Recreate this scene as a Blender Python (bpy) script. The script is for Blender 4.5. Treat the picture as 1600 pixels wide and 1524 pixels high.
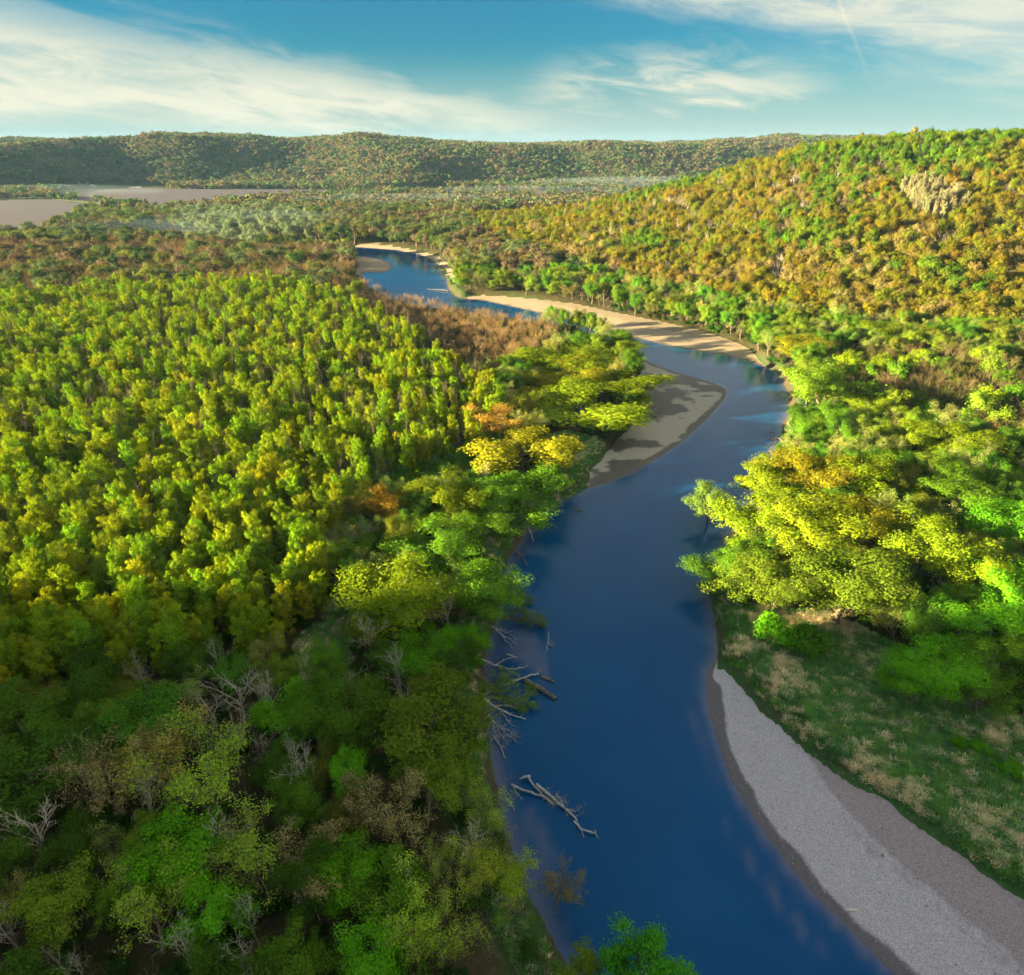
import bpy, math, random
import numpy as np
from mathutils import Vector, Matrix

# ------------------------------------------------------------------ scene, camera, sky, sun, exposure
for o in list(bpy.data.objects):
    bpy.data.objects.remove(o)
S = bpy.context.scene
C = S.collection
CAM_H = 100.0
PITCH = math.radians(26.7)
FPX = 1067.0                                   # focal length in photo pixels (1600 wide)
cam_d = bpy.data.cameras.new('camera')
cam = bpy.data.objects.new('camera', cam_d); C.objects.link(cam)
cam.location = (0, 0, CAM_H)
cam.rotation_euler = (math.radians(90) - PITCH, 0, 0)
cam_d.sensor_fit = 'HORIZONTAL'; cam_d.sensor_width = 36.0; cam_d.lens = FPX / 1600 * 36
cam_d.clip_start = 0.5; cam_d.clip_end = 60000
S.camera = cam

SUN_EL = math.radians(10.5)
SUN_AZ = math.radians(10.0)                    # how far behind the camera's left the sun stands
SUN_DIR = Vector((-math.cos(SUN_AZ) * math.cos(SUN_EL), -math.sin(SUN_AZ) * math.cos(SUN_EL), math.sin(SUN_EL)))
SUN_STRENGTH = 4.4
SKY_STRENGTH = 0.05
EXPOSURE = 3.0

S.render.engine = 'CYCLES'
S.view_settings.view_transform = 'Standard'
S.view_settings.look = 'None'
S.view_settings.gamma = 1.0
S.view_settings.use_curve_mapping = False
S.view_settings.exposure = EXPOSURE
cy = S.cycles
cy.use_denoising = True
cy.use_adaptive_sampling = True
cy.adaptive_threshold = 0.018
cy.max_bounces = 5; cy.diffuse_bounces = 3; cy.glossy_bounces = 2; cy.transmission_bounces = 2
cy.volume_bounces = 0; cy.transparent_max_bounces = 8
cy.caustics_reflective = False; cy.caustics_refractive = False
cy.sample_clamp_indirect = 4.0


class NT:
    """small helper to write node maths"""
    def __init__(self, tree):
        self.t = tree; self.n = tree.nodes; self.l = tree.links
    def node(self, kind, **kw):
        nd = self.n.new(kind)
        for k, v in kw.items():
            setattr(nd, k, v)
        return nd
    def link(self, a, b):
        self.l.new(a, b)
    def put(self, sock, v):
        if isinstance(v, bpy.types.NodeSocket):
            self.l.new(v, sock)
        elif isinstance(v, (tuple, list)) and sock.type == 'RGBA' and len(v) == 3:
            sock.default_value = (*v, 1)
        else:
            sock.default_value = v
    def m(self, op, a, b=None, c=None):
        nd = self.n.new('ShaderNodeMath'); nd.operation = op
        self.put(nd.inputs[0], a)
        if b is not None: self.put(nd.inputs[1], b)
        if c is not None: self.put(nd.inputs[2], c)
        return nd.outputs[0]
    def ss(self, x, lo, hi):
        nd = self.n.new('ShaderNodeMapRange'); nd.interpolation_type = 'SMOOTHSTEP'
        self.put(nd.inputs[0], x); self.put(nd.inputs[1], lo); self.put(nd.inputs[2], hi)
        nd.inputs[3].default_value = 0; nd.inputs[4].default_value = 1
        return nd.outputs[0]
    def mix(self, f, a, b, blend='MIX'):
        nd = self.n.new('ShaderNodeMix'); nd.data_type = 'RGBA'; nd.blend_type = blend
        self.put(nd.inputs[0], f); self.put(nd.inputs[6], a); self.put(nd.inputs[7], b)
        return nd.outputs[2]
    def xyz(self, x, y, z):
        nd = self.n.new('ShaderNodeCombineXYZ')
        self.put(nd.inputs[0], x); self.put(nd.inputs[1], y); self.put(nd.inputs[2], z)
        return nd.outputs[0]
    def noise(self, vec, scale, detail=4, rough=0.55, dist=0.0):
        nd = self.n.new('ShaderNodeTexNoise')
        if vec is not None: self.l.new(vec, nd.inputs['Vector'])
        nd.inputs['Scale'].default_value = scale; nd.inputs['Detail'].default_value = detail
        nd.inputs['Roughness'].default_value = rough; nd.inputs['Distortion'].default_value = dist
        return nd.outputs['Fac']


world = bpy.data.worlds.new('World'); S.world = world; world.use_nodes = True
w = NT(world.node_tree); w.n.clear()
sky = w.node('ShaderNodeTexSky', sky_type='NISHITA')
sky.sun_disc = False
sky.sun_elevation = SUN_EL
sky.sun_rotation = math.atan2(SUN_DIR.x, SUN_DIR.y)
sky.altitude = 0; sky.air_density = 1.0; sky.dust_density = 0.4; sky.ozone_density = 4.0
tc = w.node('ShaderNodeTexCoord')
sp = w.node('ShaderNodeSeparateXYZ'); w.link(tc.outputs['Generated'], sp.inputs[0])
az = w.m('MULTIPLY', w.m('ARCTAN2', sp.outputs[0], sp.outputs[1]), 57.2958)       # degrees, 0 = straight ahead
el = w.m('MULTIPLY', w.m('ARCSINE', sp.outputs[2]), 57.2958)
# wisps run slightly downwards to the right
tilt = w.m('ADD', el, w.m('MULTIPLY', az, 0.13))
streak = w.noise(w.xyz(w.m('MULTIPLY', az, 0.07), w.m('MULTIPLY', tilt, 0.42), 3.0), 1.0, 8, 0.6, 0.5)
fine = w.noise(w.xyz(w.m('MULTIPLY', az, 0.16), w.m('MULTIPLY', tilt, 0.75), 9.0), 1.0, 8, 0.62, 0.8)
wob = w.m('ADD', w.m('MULTIPLY', w.m('SUBTRACT', streak, 0.5), 5.0), w.m('MULTIPLY', w.m('SUBTRACT', fine, 0.5), 3.4))
def band(centre, half, soft):
    d = w.m('ABSOLUTE', w.m('SUBTRACT', w.m('ADD', el, wob), centre))
    return w.m('SUBTRACT', 1.0, w.ss(w.m('DIVIDE', d, half), 1.0 - soft, 1.0 + soft))
cA = w.m('MULTIPLY', band(w.m('SUBTRACT', 1.75, w.m('MULTIPLY', az, 0.085)), w.m('MAXIMUM', w.m('SUBTRACT', 1.0, w.m('MULTIPLY', az, 0.055)), 0.4), 0.75),
         w.m('SUBTRACT', 1.0, w.ss(az, -8.0, 8.0)))
cB = w.m('MULTIPLY', w.ss(w.m('SUBTRACT', w.m('ADD', el, w.m('MULTIPLY', wob, 0.7)), w.m('SUBTRACT', 10.4, w.m('MULTIPLY', az, 0.25))), -1.0, 3.2), w.m('MULTIPLY', w.ss(az, -3.0, 3.5), 0.86))
ex = w.m('DIVIDE', w.m('SUBTRACT', az, 11.5), 9.5)
ey = w.m('DIVIDE', w.m('SUBTRACT', w.m('ADD', el, w.m('MULTIPLY', wob, 1.0)), 4.0), 1.9)
cC = w.m('MULTIPLY', w.m('SUBTRACT', 1.0, w.ss(w.m('ADD', w.m('MULTIPLY', ex, ex), w.m('MULTIPLY', ey, ey)), 0.0, 1.7)), w.ss(w.m('ADD', fine, w.m('MULTIPLY', streak, 0.4)), 0.45, 0.95))
high = w.m('MULTIPLY', w.ss(streak, 0.44, 0.60), w.m('MAXIMUM', w.ss(el, 9.5, 14.0), w.ss(w.m('ABSOLUTE', az), 36.0, 50.0)))  # clouds beyond the view, cover widened to brighten the fill from the sky
cloud = w.m('MAXIMUM', w.m('MAXIMUM', cA, cB), w.m('MAXIMUM', cC, high))
cloud = w.m('MULTIPLY', cloud, w.m('ADD', 0.42, w.m('MULTIPLY', w.ss(w.m('ADD', w.m('MULTIPLY', fine, 0.6), w.m('MULTIPLY', streak, 0.4)), 0.36, 0.62), 0.55)))
trail = w.m('MULTIPLY', w.m('SUBTRACT', 1.0, w.ss(w.m('ABSOLUTE', w.m('SUBTRACT', w.m('ADD', az, w.m('MULTIPLY', wob, 0.05)), w.m('SUBTRACT', 26.6, w.m('MULTIPLY', el, 0.62)))), 0.02, 0.22)), w.m('MULTIPLY', w.ss(el, 2.5, 6.5), 0.13))
cloud = w.m('ADD', cloud, trail)
cloud = w.m('MINIMUM', w.m('MULTIPLY', cloud, w.ss(el, -0.5, 1.2)), 0.92)
skyc = w.mix(1.0, sky.outputs[0], (0.095, 0.32, 0.345), 'MULTIPLY')
lp = w.ss(el, -0.5, 6.5)
skyc = w.mix(w.m('MULTIPLY', w.m('SUBTRACT', 1.0, lp), 0.75), skyc, (1.65, 1.95, 1.85))
full = w.mix(cloud, skyc, (2.35, 2.25, 1.75))
bg = w.node('ShaderNodeBackground'); w.link(full, bg.inputs[0]); bg.inputs[1].default_value = SKY_STRENGTH
wo = w.node('ShaderNodeOutputWorld'); w.link(bg.outputs[0], wo.inputs[0])

sun_d = bpy.data.lights.new('sun', 'SUN'); sun_d.energy = SUN_STRENGTH; sun_d.angle = math.radians(0.5); sun_d.color = (1.0, 0.80, 0.42)
sun = bpy.data.objects.new('sun', sun_d); C.objects.link(sun)
sun.rotation_euler = SUN_DIR.to_track_quat('Z', 'Y').to_euler(); sun.location = (-300, -100, 300)

# ------------------------------------------------------------------ geometry helpers
rng = np.random.default_rng(7)
cp, sp_ = math.cos(PITCH), math.sin(PITCH)
def at(px, py, z=0.0):
    """ground point seen at a photo pixel, on the level z"""
    dx, dz_ = px - 800.0, 762.0 - py
    d = np.array([dx, FPX * cp + dz_ * sp_, -FPX * sp_ + dz_ * cp])
    t = (z - CAM_H) / d[2]
    return np.array([d[0] * t, d[1] * t, z])
def proj(P):
    P = np.asarray(P, float)
    x, y, z = P[..., 0], P[..., 1], P[..., 2] - CAM_H
    dep = y * cp - z * sp_
    dep_s = np.where(np.abs(dep) < 1e-3, 1e-3, dep)
    return 800 + FPX * x / dep_s, 762 - FPX * (y * sp_ + z * cp) / dep_s, dep
def poly(pts, z=0.0):
    return np.array([at(px, py, z)[:2] for px, py in pts])
def inside(P, Q):
    x, y = P[:, 0], P[:, 1]; r = np.zeros(len(P), bool); n = len(Q)
    for i in range(n):
        x0, y0 = Q[i]; x1, y1 = Q[(i + 1) % n]
        c = (y0 > y) != (y1 > y)
        if y1 != y0:
            r ^= c & (x < (x1 - x0) * (y - y0) / (y1 - y0) + x0)
    return r
def seg_dist(P, Q, closed=True):
    d = np.full(len(P), 1e18); n = len(Q)
    for i in range(n if closed else n - 1):
        a = Q[i]; b = Q[(i + 1) % n]; ab = b - a; L = max(ab @ ab, 1e-9)
        t = np.clip(((P[:, 0] - a[0]) * ab[0] + (P[:, 1] - a[1]) * ab[1]) / L, 0, 1)
        ex_ = P[:, 0] - a[0] - t * ab[0]; ey_ = P[:, 1] - a[1] - t * ab[1]
        d = np.minimum(d, ex_ * ex_ + ey_ * ey_)
    return np.sqrt(d)
def sdf(P, Q):
    d = seg_dist(P, Q); return np.where(inside(P, Q), -d, d)
def smooth_closed(Q, it=2):
    for _ in range(it):
        R = np.roll(Q, -1, 0); Q = np.stack([0.75 * Q + 0.25 * R, 0.25 * Q + 0.75 * R], 1).reshape(-1, 2)
    return Q
def sst(x, a, b):
    t = np.clip((x - a) / (b - a), 0, 1); return t * t * (3 - 2 * t)
def vnoise(x, y, seed=0):
    xi, yi = np.floor(x), np.floor(y); fx, fy = x - xi, y - yi
    fx = fx * fx * (3 - 2 * fx); fy = fy * fy * (3 - 2 * fy)
    def h(i, j):
        v = np.sin(i * 127.1 + j * 311.7 + seed * 74.7) * 43758.5453
        return v - np.floor(v)
    return (h(xi, yi) * (1 - fx) + h(xi + 1, yi) * fx) * (1 - fy) + (h(xi, yi + 1) * (1 - fx) + h(xi + 1, yi + 1) * fx) * fy
def fbm(x, y, seed=0, o=4):
    s = np.zeros_like(x); a = 0.5; t = 0
    for k in range(o):
        s = s + a * vnoise(x * 2 ** k, y * 2 ** k, seed + k); t += a; a *= 0.5
    return s / t

def mesh_np(name, V, F, mats=None, smooth=False, mat_idx=None):
    """mesh from an (N,3) array and an (M,k) array of faces, or a list of such arrays"""
    me = bpy.data.meshes.new(name)
    Fs = F if isinstance(F, list) else [F]
    Fs = [np.asarray(f, np.int32) for f in Fs if len(f)]
    me.vertices.add(len(V)); me.vertices.foreach_set('co', np.asarray(V, np.float32).ravel())
    loops = np.concatenate([f.ravel() for f in Fs]); tot = np.concatenate([np.full(len(f), f.shape[1], np.int32) for f in Fs])
    me.loops.add(len(loops)); me.loops.foreach_set('vertex_index', loops)
    me.polygons.add(len(tot)); me.polygons.foreach_set('loop_start', np.concatenate([[0], np.cumsum(tot)[:-1]]).astype(np.int32))
    me.polygons.foreach_set('loop_total', tot)
    if smooth: me.polygons.foreach_set('use_smooth', np.ones(len(tot), bool))
    if mat_idx is not None: me.polygons.foreach_set('material_index', np.asarray(mat_idx, np.int32))
    for m_ in (mats or []): me.materials.append(m_)
    me.update(calc_edges=True)
    return me
def obj(name, me, parent=None, link=True):
    o = bpy.data.objects.new(name, me)
    if link: C.objects.link(o)
    if parent is not None: o.parent = parent
    return o
def tag(o, label=None, cat=None, group=None, kind=None):
    if label: o['label'] = label
    if cat: o['category'] = cat
    if group: o['group'] = group
    if kind: o['kind'] = kind
    return o
def grid_faces(nx, ny):
    i = np.arange((ny - 1) * (nx - 1)); r, c = i // (nx - 1), i % (nx - 1); a = r * nx + c
    return np.stack([a, a + 1, a + nx + 1, a + nx], 1)
def attr(me, name, kind, vals):
    a = me.attributes.new(name, kind, 'POINT')
    key = {'FLOAT': 'value', 'INT': 'value', 'FLOAT_VECTOR': 'vector', 'FLOAT_COLOR': 'color'}[kind]
    vals = np.asarray(vals)
    if kind == 'FLOAT_COLOR' and vals.shape[1] == 3: vals = np.concatenate([vals, np.ones((len(vals), 1))], 1)
    a.data.foreach_set(key, vals.astype(np.int32 if kind == 'INT' else np.float32).ravel())

# ------------------------------------------------------------------ materials
def new_mat(name):
    m_ = bpy.data.materials.new(name); m_.use_nodes = True
    t = NT(m_.node_tree); t.n.clear()
    out = t.node('ShaderNodeOutputMaterial')
    return m_, t, out

def leaf_material(name, transl=0.35, var=0.55, sat_shift=True):
    m_, t, out = new_mat(name)
    a = t.node('ShaderNodeAttribute', attribute_type='INSTANCER', attribute_name='tint')
    g = t.node('ShaderNodeNewGeometry'); oi = t.node('ShaderNodeObjectInfo')
    rnd = g.outputs['Random Per Island']
    k = t.m('ADD', 1.0 - var * 0.5, t.m('MULTIPLY', rnd, var))
    k = t.m('MULTIPLY', k, t.m('ADD', 1.7, t.m('MULTIPLY', oi.outputs['Random'], 0.5)))
    col = t.mix(1.0, a.outputs['Color'], t.xyz(k, k, k), 'MULTIPLY')
    hsv = t.node('ShaderNodeHueSaturation'); t.link(col, hsv.inputs['Color'])
    t.put(hsv.inputs['Hue'], t.m('ADD', 0.485, t.m('MULTIPLY', t.m('FRACT', t.m('MULTIPLY', rnd, 7.31)), 0.03)))
    d = t.node('ShaderNodeBsdfDiffuse'); t.link(hsv.outputs[0], d.inputs[0])
    tr = t.node('ShaderNodeBsdfTranslucent'); t.link(hsv.outputs[0], tr.inputs[0])
    mx = t.node('ShaderNodeMixShader'); mx.inputs[0].default_value = transl
    t.link(d.outputs[0], mx.inputs[1]); t.link(tr.outputs[0], mx.inputs[2]); t.link(mx.outputs[0], out.inputs[0])
    return m_
M_LEAF = leaf_material('leaf')
M_TWIG = leaf_material('twig', 0.0, 0.3)

M_GRASS = leaf_material('grass_blade', 0.2, 0.5)

def bark_material(name, c0, c1, scale=3.0):
    m_, t, out = new_mat(name)
    tc_ = t.node('ShaderNodeTexCoord')
    n = t.noise(tc_.outputs['Object'], scale, 5, 0.65)
    b = t.node('ShaderNodeBsdfPrincipled'); b.inputs['Roughness'].default_value = 0.9
    t.link(t.mix(t.ss(n, 0.3, 0.7), c0, c1), b.inputs['Base Color'])
    bp = t.node('ShaderNodeBump'); bp.inputs['Strength'].default_value = 0.5; bp.inputs['Distance'].default_value = 0.05
    t.link(n, bp.inputs['Height']); t.link(bp.outputs[0], b.inputs['Normal'])
    t.link(b.outputs[0], out.inputs[0]); return m_
M_TWIG_B = bark_material('budding_twig', (0.14, 0.10, 0.06), (0.30, 0.24, 0.16))
M_BARK = bark_material('bark_grey_brown', (0.10, 0.075, 0.05), (0.24, 0.19, 0.13))
M_BARK_PALE = bark_material('bark_pale', (0.28, 0.24, 0.18), (0.58, 0.52, 0.42))
M_DRIFT = bark_material('driftwood', (0.25, 0.24, 0.26), (0.62, 0.60, 0.60), 1.5)
M_LOG = bark_material('wet_log', (0.05, 0.04, 0.03), (0.30, 0.26, 0.22), 2.0)

def plain(name, c, rough=0.8, c2=None, scale=2.0):
    m_, t, out = new_mat(name)
    b = t.node('ShaderNodeBsdfPrincipled'); b.inputs['Roughness'].default_value = rough
    tc_ = t.node('ShaderNodeTexCoord'); n = t.noise(tc_.outputs['Object'], scale, 4)
    t.link(t.mix(n, c, c2 or tuple(x * 0.7 for x in c)), b.inputs['Base Color'])
    t.link(b.outputs[0], out.inputs[0]); return m_

def ground_material():
    m_, t, out = new_mat('ground_cover')
    a = t.node('ShaderNodeAttribute', attribute_name='gcol')
    g = t.node('ShaderNodeNewGeometry')
    n1 = t.noise(g.outputs['Position'], 0.9, 6, 0.65); n2 = t.noise(g.outputs['Position'], 0.12, 5, 0.6); n3 = t.noise(g.outputs['Position'], 5.0, 3, 0.6)
    k = t.m('ADD', 0.25, t.m('ADD', t.m('MULTIPLY', n1, 0.8), t.m('ADD', t.m('MULTIPLY', n2, 0.35), t.m('MULTIPLY', n3, 0.35))))
    col = t.mix(1.0, a.outputs['Color'], t.xyz(k, k, k), 'MULTIPLY')
    straw = t.mix(t.m('MULTIPLY', t.ss(n1, 0.55, 0.75), 0.5), col, (0.20, 0.16, 0.08))
    sepn = t.node('ShaderNodeSeparateXYZ'); t.link(g.outputs['True Normal'], sepn.inputs[0])
    posz = t.node('ShaderNodeSeparateXYZ'); t.link(g.outputs['Position'], posz.inputs[0])
    steep = t.m('MULTIPLY', t.m('SUBTRACT', 1.0, t.ss(sepn.outputs[2], 0.72, 0.93)), t.m('SUBTRACT', 1.0, t.ss(posz.outputs[2], 2.2, 3.2)))
    soil = t.mix(n3, (0.045, 0.032, 0.022), (0.14, 0.10, 0.07))
    col = t.mix(t.m('MULTIPLY', steep, 0.9), straw, soil)
    b = t.node('ShaderNodeBsdfPrincipled'); b.inputs['Roughness'].default_value = 0.95
    b.inputs['Specular IOR Level'].default_value = 0.1
    t.link(col, b.inputs['Base Color'])
    bp = t.node('ShaderNodeBump'); bp.inputs['Strength'].default_value = 0.7; bp.inputs['Distance'].default_value = 0.25
    t.link(t.m('ADD', n1, t.m('MULTIPLY', n3, 0.5)), bp.inputs['Height']); t.link(bp.outputs[0], b.inputs['Normal'])
    t.link(b.outputs[0], out.inputs[0]); return m_
M_GROUND = ground_material()

def bar_material(name, dry, dry2, wetc, pebble=0.5):
    m_, t, out = new_mat(name)
    g = t.node('ShaderNodeNewGeometry'); a = t.node('ShaderNodeAttribute', attribute_name='wet')
    b_ = t.node('ShaderNodeAttribute', attribute_name='band')
    P = g.outputs['Position']
    n1 = t.noise(P, 0.35, 8, 0.65, 0.6); n2 = t.noise(P, 4.0, 4, 0.75); n3 = t.noise(P, 14.0, 2, 0.7)
    v = t.node('ShaderNodeTexVoronoi'); v.inputs['Scale'].default_value = 9.0; t.link(P, v.inputs['Vector'])
    vc = t.node('ShaderNodeSeparateColor'); t.link(v.outputs['Color'], vc.inputs[0])
    base = t.mix(t.ss(t.m('ADD', b_.outputs['Fac'], t.m('MULTIPLY', t.m('SUBTRACT', n1, 0.5), 0.9)), 0.35, 0.7), dry, dry2)
    k = t.m('ADD', 1.0 - 0.5 * pebble, t.m('ADD', t.m('MULTIPLY', t.m('SUBTRACT', n2, 0.35), 0.6 * pebble), t.m('MULTIPLY', vc.outputs[0], 0.9 * pebble)))
    base = t.mix(1.0, base, t.xyz(k, k, k), 'MULTIPLY')
    dots = t.m('MULTIPLY', t.ss(n3, 0.64, 0.70), 0.7 * pebble)
    base = t.mix(dots, base, (0.05, 0.04, 0.04))
    wet = t.ss(t.m('ADD', a.outputs['Fac'], t.m('ADD', t.m('MULTIPLY', t.m('SUBTRACT', n1, 0.5), 0.75), t.m('MULTIPLY', t.m('SUBTRACT', n2, 0.5), 0.35))), 0.28, 0.74)
    col = t.mix(wet, base, t.mix(1.0, wetc, t.xyz(k, k, k), 'MULTIPLY'))
    p = t.node('ShaderNodeBsdfPrincipled'); t.link(col, p.inputs['Base Color'])
    t.link(t.m('SUBTRACT', 0.95, t.m('MULTIPLY', wet, 0.45)), p.inputs['Roughness'])
    bp = t.node('ShaderNodeBump'); bp.inputs['Strength'].default_value = 0.6; bp.inputs['Distance'].default_value = 0.08
    t.link(t.m('ADD', n2, v.outputs['Distance']), bp.inputs['Height']); t.link(bp.outputs[0], p.inputs['Normal'])
    t.link(p.outputs[0], out.inputs[0]); return m_
M_GRAVEL = bar_material('gravel', (0.50, 0.455, 0.51), (0.36, 0.295, 0.315), (0.13, 0.115, 0.135), 0.75)
M_SAND = bar_material('sand_grey', (0.44, 0.385, 0.33), (0.34, 0.295, 0.25), (0.10, 0.084, 0.078), 0.55)
M_SAND_TAN = bar_material('sand_tan', (0.36, 0.28, 0.20), (0.28, 0.22, 0.15), (0.14, 0.105, 0.085), 0.5)

def water_material():
    m_, t, out = new_mat('river_water')
    a = t.node('ShaderNodeAttribute', attribute_name='shallow')
    g = t.node('ShaderNodeNewGeometry'); P = g.outputs['Position']
    mp = t.node('ShaderNodeMapping'); mp.inputs['Scale'].default_value = (0.5, 1.6, 1.0); mp.inputs['Rotation'].default_value = (0, 0, 0.15); t.link(P, mp.inputs[0])
    n = t.noise(mp.outputs[0], 1.3, 5, 0.6); n2 = t.noise(P, 0.05, 4, 0.5)
    nb = t.noise(P, 0.5, 4, 0.6)
    sh = t.m('MULTIPLY', a.outputs['Fac'], t.m('ADD', 0.65, t.m('MULTIPLY', nb, 0.7)))
    col = t.mix(t.ss(sh, 0.12, 0.95), (0.001, 0.068, 0.22), (0.13, 0.14, 0.24))
    col = t.mix(t.m('MULTIPLY', t.ss(n2, 0.45, 0.7), 0.35), col, (0.001, 0.10, 0.29))
    p = t.node('ShaderNodeBsdfPrincipled'); t.link(col, p.inputs['Base Color'])
    p.inputs['Specular Tint'].default_value = (0.35, 0.7, 1.0, 1); p.inputs['Roughness'].default_value = 0.04; p.inputs['IOR'].default_value = 1.33
    bp = t.node('ShaderNodeBump'); bp.inputs['Strength'].default_value = 0.22; bp.inputs['Distance'].default_value = 0.10
    t.link(n, bp.inputs['Height']); t.link(bp.outputs[0], p.inputs['Normal'])
    t.link(p.outputs[0], out.inputs[0]); return m_
M_WATER = water_material()

def field_material():
    m_, t, out = new_mat('ploughed_soil')
    g = t.node('ShaderNodeNewGeometry'); P = g.outputs['Position']
    mp = t.node('ShaderNodeMapping'); mp.inputs['Rotation'].default_value = (0, 0, 0.25); t.link(P, mp.inputs[0])
    wv = t.node('ShaderNodeTexWave'); wv.bands_direction = 'Y'; wv.inputs['Scale'].default_value = 0.014; wv.inputs['Distortion'].default_value = 1.2; wv.inputs['Detail'].default_value = 3
    t.link(mp.outputs[0], wv.inputs['Vector'])
    n = t.noise(P, 0.03, 5, 0.6)
    col = t.mix(wv.outputs['Fac'], (0.026, 0.019, 0.045), (0.060, 0.045, 0.095))
    col = t.mix(t.m('MULTIPLY', n, 0.5), col, (0.034, 0.025, 0.05))
    b = t.node('ShaderNodeBsdfPrincipled'); b.inputs['Roughness'].default_value = 0.95; t.link(col, b.inputs['Base Color']); t.link(b.outputs[0], out.inputs[0]); return m_
M_FIELD = field_material()
M_FIELD_TAN = plain('dry_stubble', (0.26, 0.21, 0.12), 0.95, (0.22, 0.18, 0.10), 0.05)
M_TRACK = plain('track_grass', (0.17, 0.19, 0.09), 0.95, (0.13, 0.16, 0.06), 0.05)

# ------------------------------------------------------------------ the lie of the land
LEFT_BANK = [(940, 1600), (880, 1500), (845, 1430), (812, 1360), (785, 1300), (770, 1230), (764, 1160), (758, 1110), (752, 1060), (762, 1010), (774, 960),
             (785, 910), (800, 860), (832, 815), (872, 780), (920, 760), (965, 745), (1022, 715), (1072, 680), (1112, 640), (1135, 611), (1112, 600),
             (1072, 588), (1032, 576), (990, 557), (940, 532), (890, 516), (850, 510), (800, 505), (755, 499), (705, 490), (650, 481), (600, 465), (566, 442),
             (562, 424), (600, 427), (614, 416), (600, 406), (568, 402), (540, 400), (500, 393), (430, 388), (330, 384), (225, 382), (180, 372)]
RIGHT_BANK = [(240, 362), (330, 374), (430, 381), (520, 385), (570, 387), (620, 391), (660, 398), (684, 410), (697, 430), (703, 455), (718, 466), (760, 470), (800, 478), (850, 490),
              (900, 502), (960, 519), (1030, 536), (1100, 549), (1160, 559), (1198, 572), (1222, 590), (1235, 620), (1232, 650), (1216, 690), (1190, 745),
              (1152, 820), (1108, 895), (1112, 945), (1124, 1000), (1122, 1030), (1110, 1058), (1116, 1105), (1136, 1170), (1162, 1232), (1212, 1312), (1272, 1382),
              (1332, 1442), (1402, 1510), (1470, 1580)]
lb = poly(LEFT_BANK); rb = poly(RIGHT_BANK)
RIVER = np.concatenate([np.array([[-70, -420], [-15, -160], [8, -20], [12, 25]]), lb, rb, np.array([[72, 25], [66, -20], [45, -170], [0, -420]])])
RIVER = smooth_closed(RIVER, 2)
def bar(pts): return smooth_closed(poly(pts), 2)
BAR_NEAR = bar([(1122, 1035), (1100, 1060), (1108, 1110), (1128, 1180), (1155, 1240), (1205, 1320), (1265, 1390), (1325, 1452), (1395, 1520), (1520, 1650), (1800, 1650), (1680, 1470),
                (1602, 1412), (1555, 1385), (1500, 1345), (1430, 1287), (1370, 1247), (1300, 1207), (1240, 1157), (1180, 1090), (1150, 1050)])
BAR_MID = bar([(905, 768), (965, 750), (1024, 720), (1076, 684), (1118, 643), (1144, 610), (1114, 596), (1072, 582), (1034, 568), (992, 550), (985, 575), (1008, 620), (990, 660), (950, 700), (918, 735)])
BAR_FAR = bar([(715, 470), (760, 476), (800, 484), (850, 496), (900, 508), (960, 525), (1030, 542), (1100, 555), (1160, 565), (1200, 576), (1180, 548), (1120, 527), (1040, 508), (970, 494), (900, 478), (830, 468), (740, 460)])
BAR_SMALL = bar([(548, 436), (600, 430), (620, 416), (602, 404), (566, 400), (545, 402), (552, 418)])
BAR_BEND = bar([(530, 388), (575, 390), (625, 395), (664, 402), (690, 414), (703, 440), (712, 452), (716, 440), (704, 412), (680, 398), (630, 388), (575, 382)])
SUBM = [bar([(800, 1235), (830, 1240), (862, 1275), (888, 1330), (886, 1385), (850, 1400), (825, 1350), (805, 1290)]),
        bar([(800, 960), (850, 985), (868, 1030), (875, 1075), (860, 1090), (820, 1050), (770, 1030)]),
        bar([(1062, 1085), (1085, 1085), (1105, 1160), (1135, 1260), (1110, 1250), (1085, 1190), (1068, 1140)]),
        bar([(1115, 1240), (1160, 1300), (1230, 1390), (1330, 1510), (1280, 1530), (1180, 1400), (1110, 1290)])]
HX = np.array([-4000, -140, -70, 25, 80, 130, 157, 200, 262, 420, 900, 4000])
H_FOOT = np.array([1200, 900, 745, 545, 465, 410, 385, 362, 345, 330, 320, 320])
CX = np.array([-4000, -110, -40, 60, 130, 200, 250, 290, 380, 500, 620, 900, 4000])
C_Y = np.array([1500, 1020, 930, 850, 790, 745, 715, 700, 670, 655, 640, 620, 620])
C_Z = np.array([0, 0, 4, 16, 34, 53, 70, 84, 95, 94, 93, 104, 108])
def hill_z(x, y):
    f = np.interp(x, HX, H_FOOT); c = np.interp(x, CX, C_Y); z = np.interp(x, CX, C_Z)
    t = (y - f) / np.maximum(c - f, 1)
    up = sst(t, -0.02, 1.12) * 0.35 + 0.65 * np.clip(t, 0, 1) ** 1.05
    up = np.clip(up, 0, 1)
    fall = 1 - sst(y, c + 40, c + 420) * (1 - 0.45 * sst(x, 260, 480) * (1 - sst(y, 1050, 1700)))
    n = fbm(x / 130 + 5, y / 130, 3, 3) - 0.5
    gully = fbm(x / 70, y / 260 + 9, 13, 2) - 0.5
    return z * up * fall + sst(z * up, 4, 40) * (22 * n + 16 * gully) * np.clip(1.15 - np.clip(t, 0, 1) ** 3, 0, 1)
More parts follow.
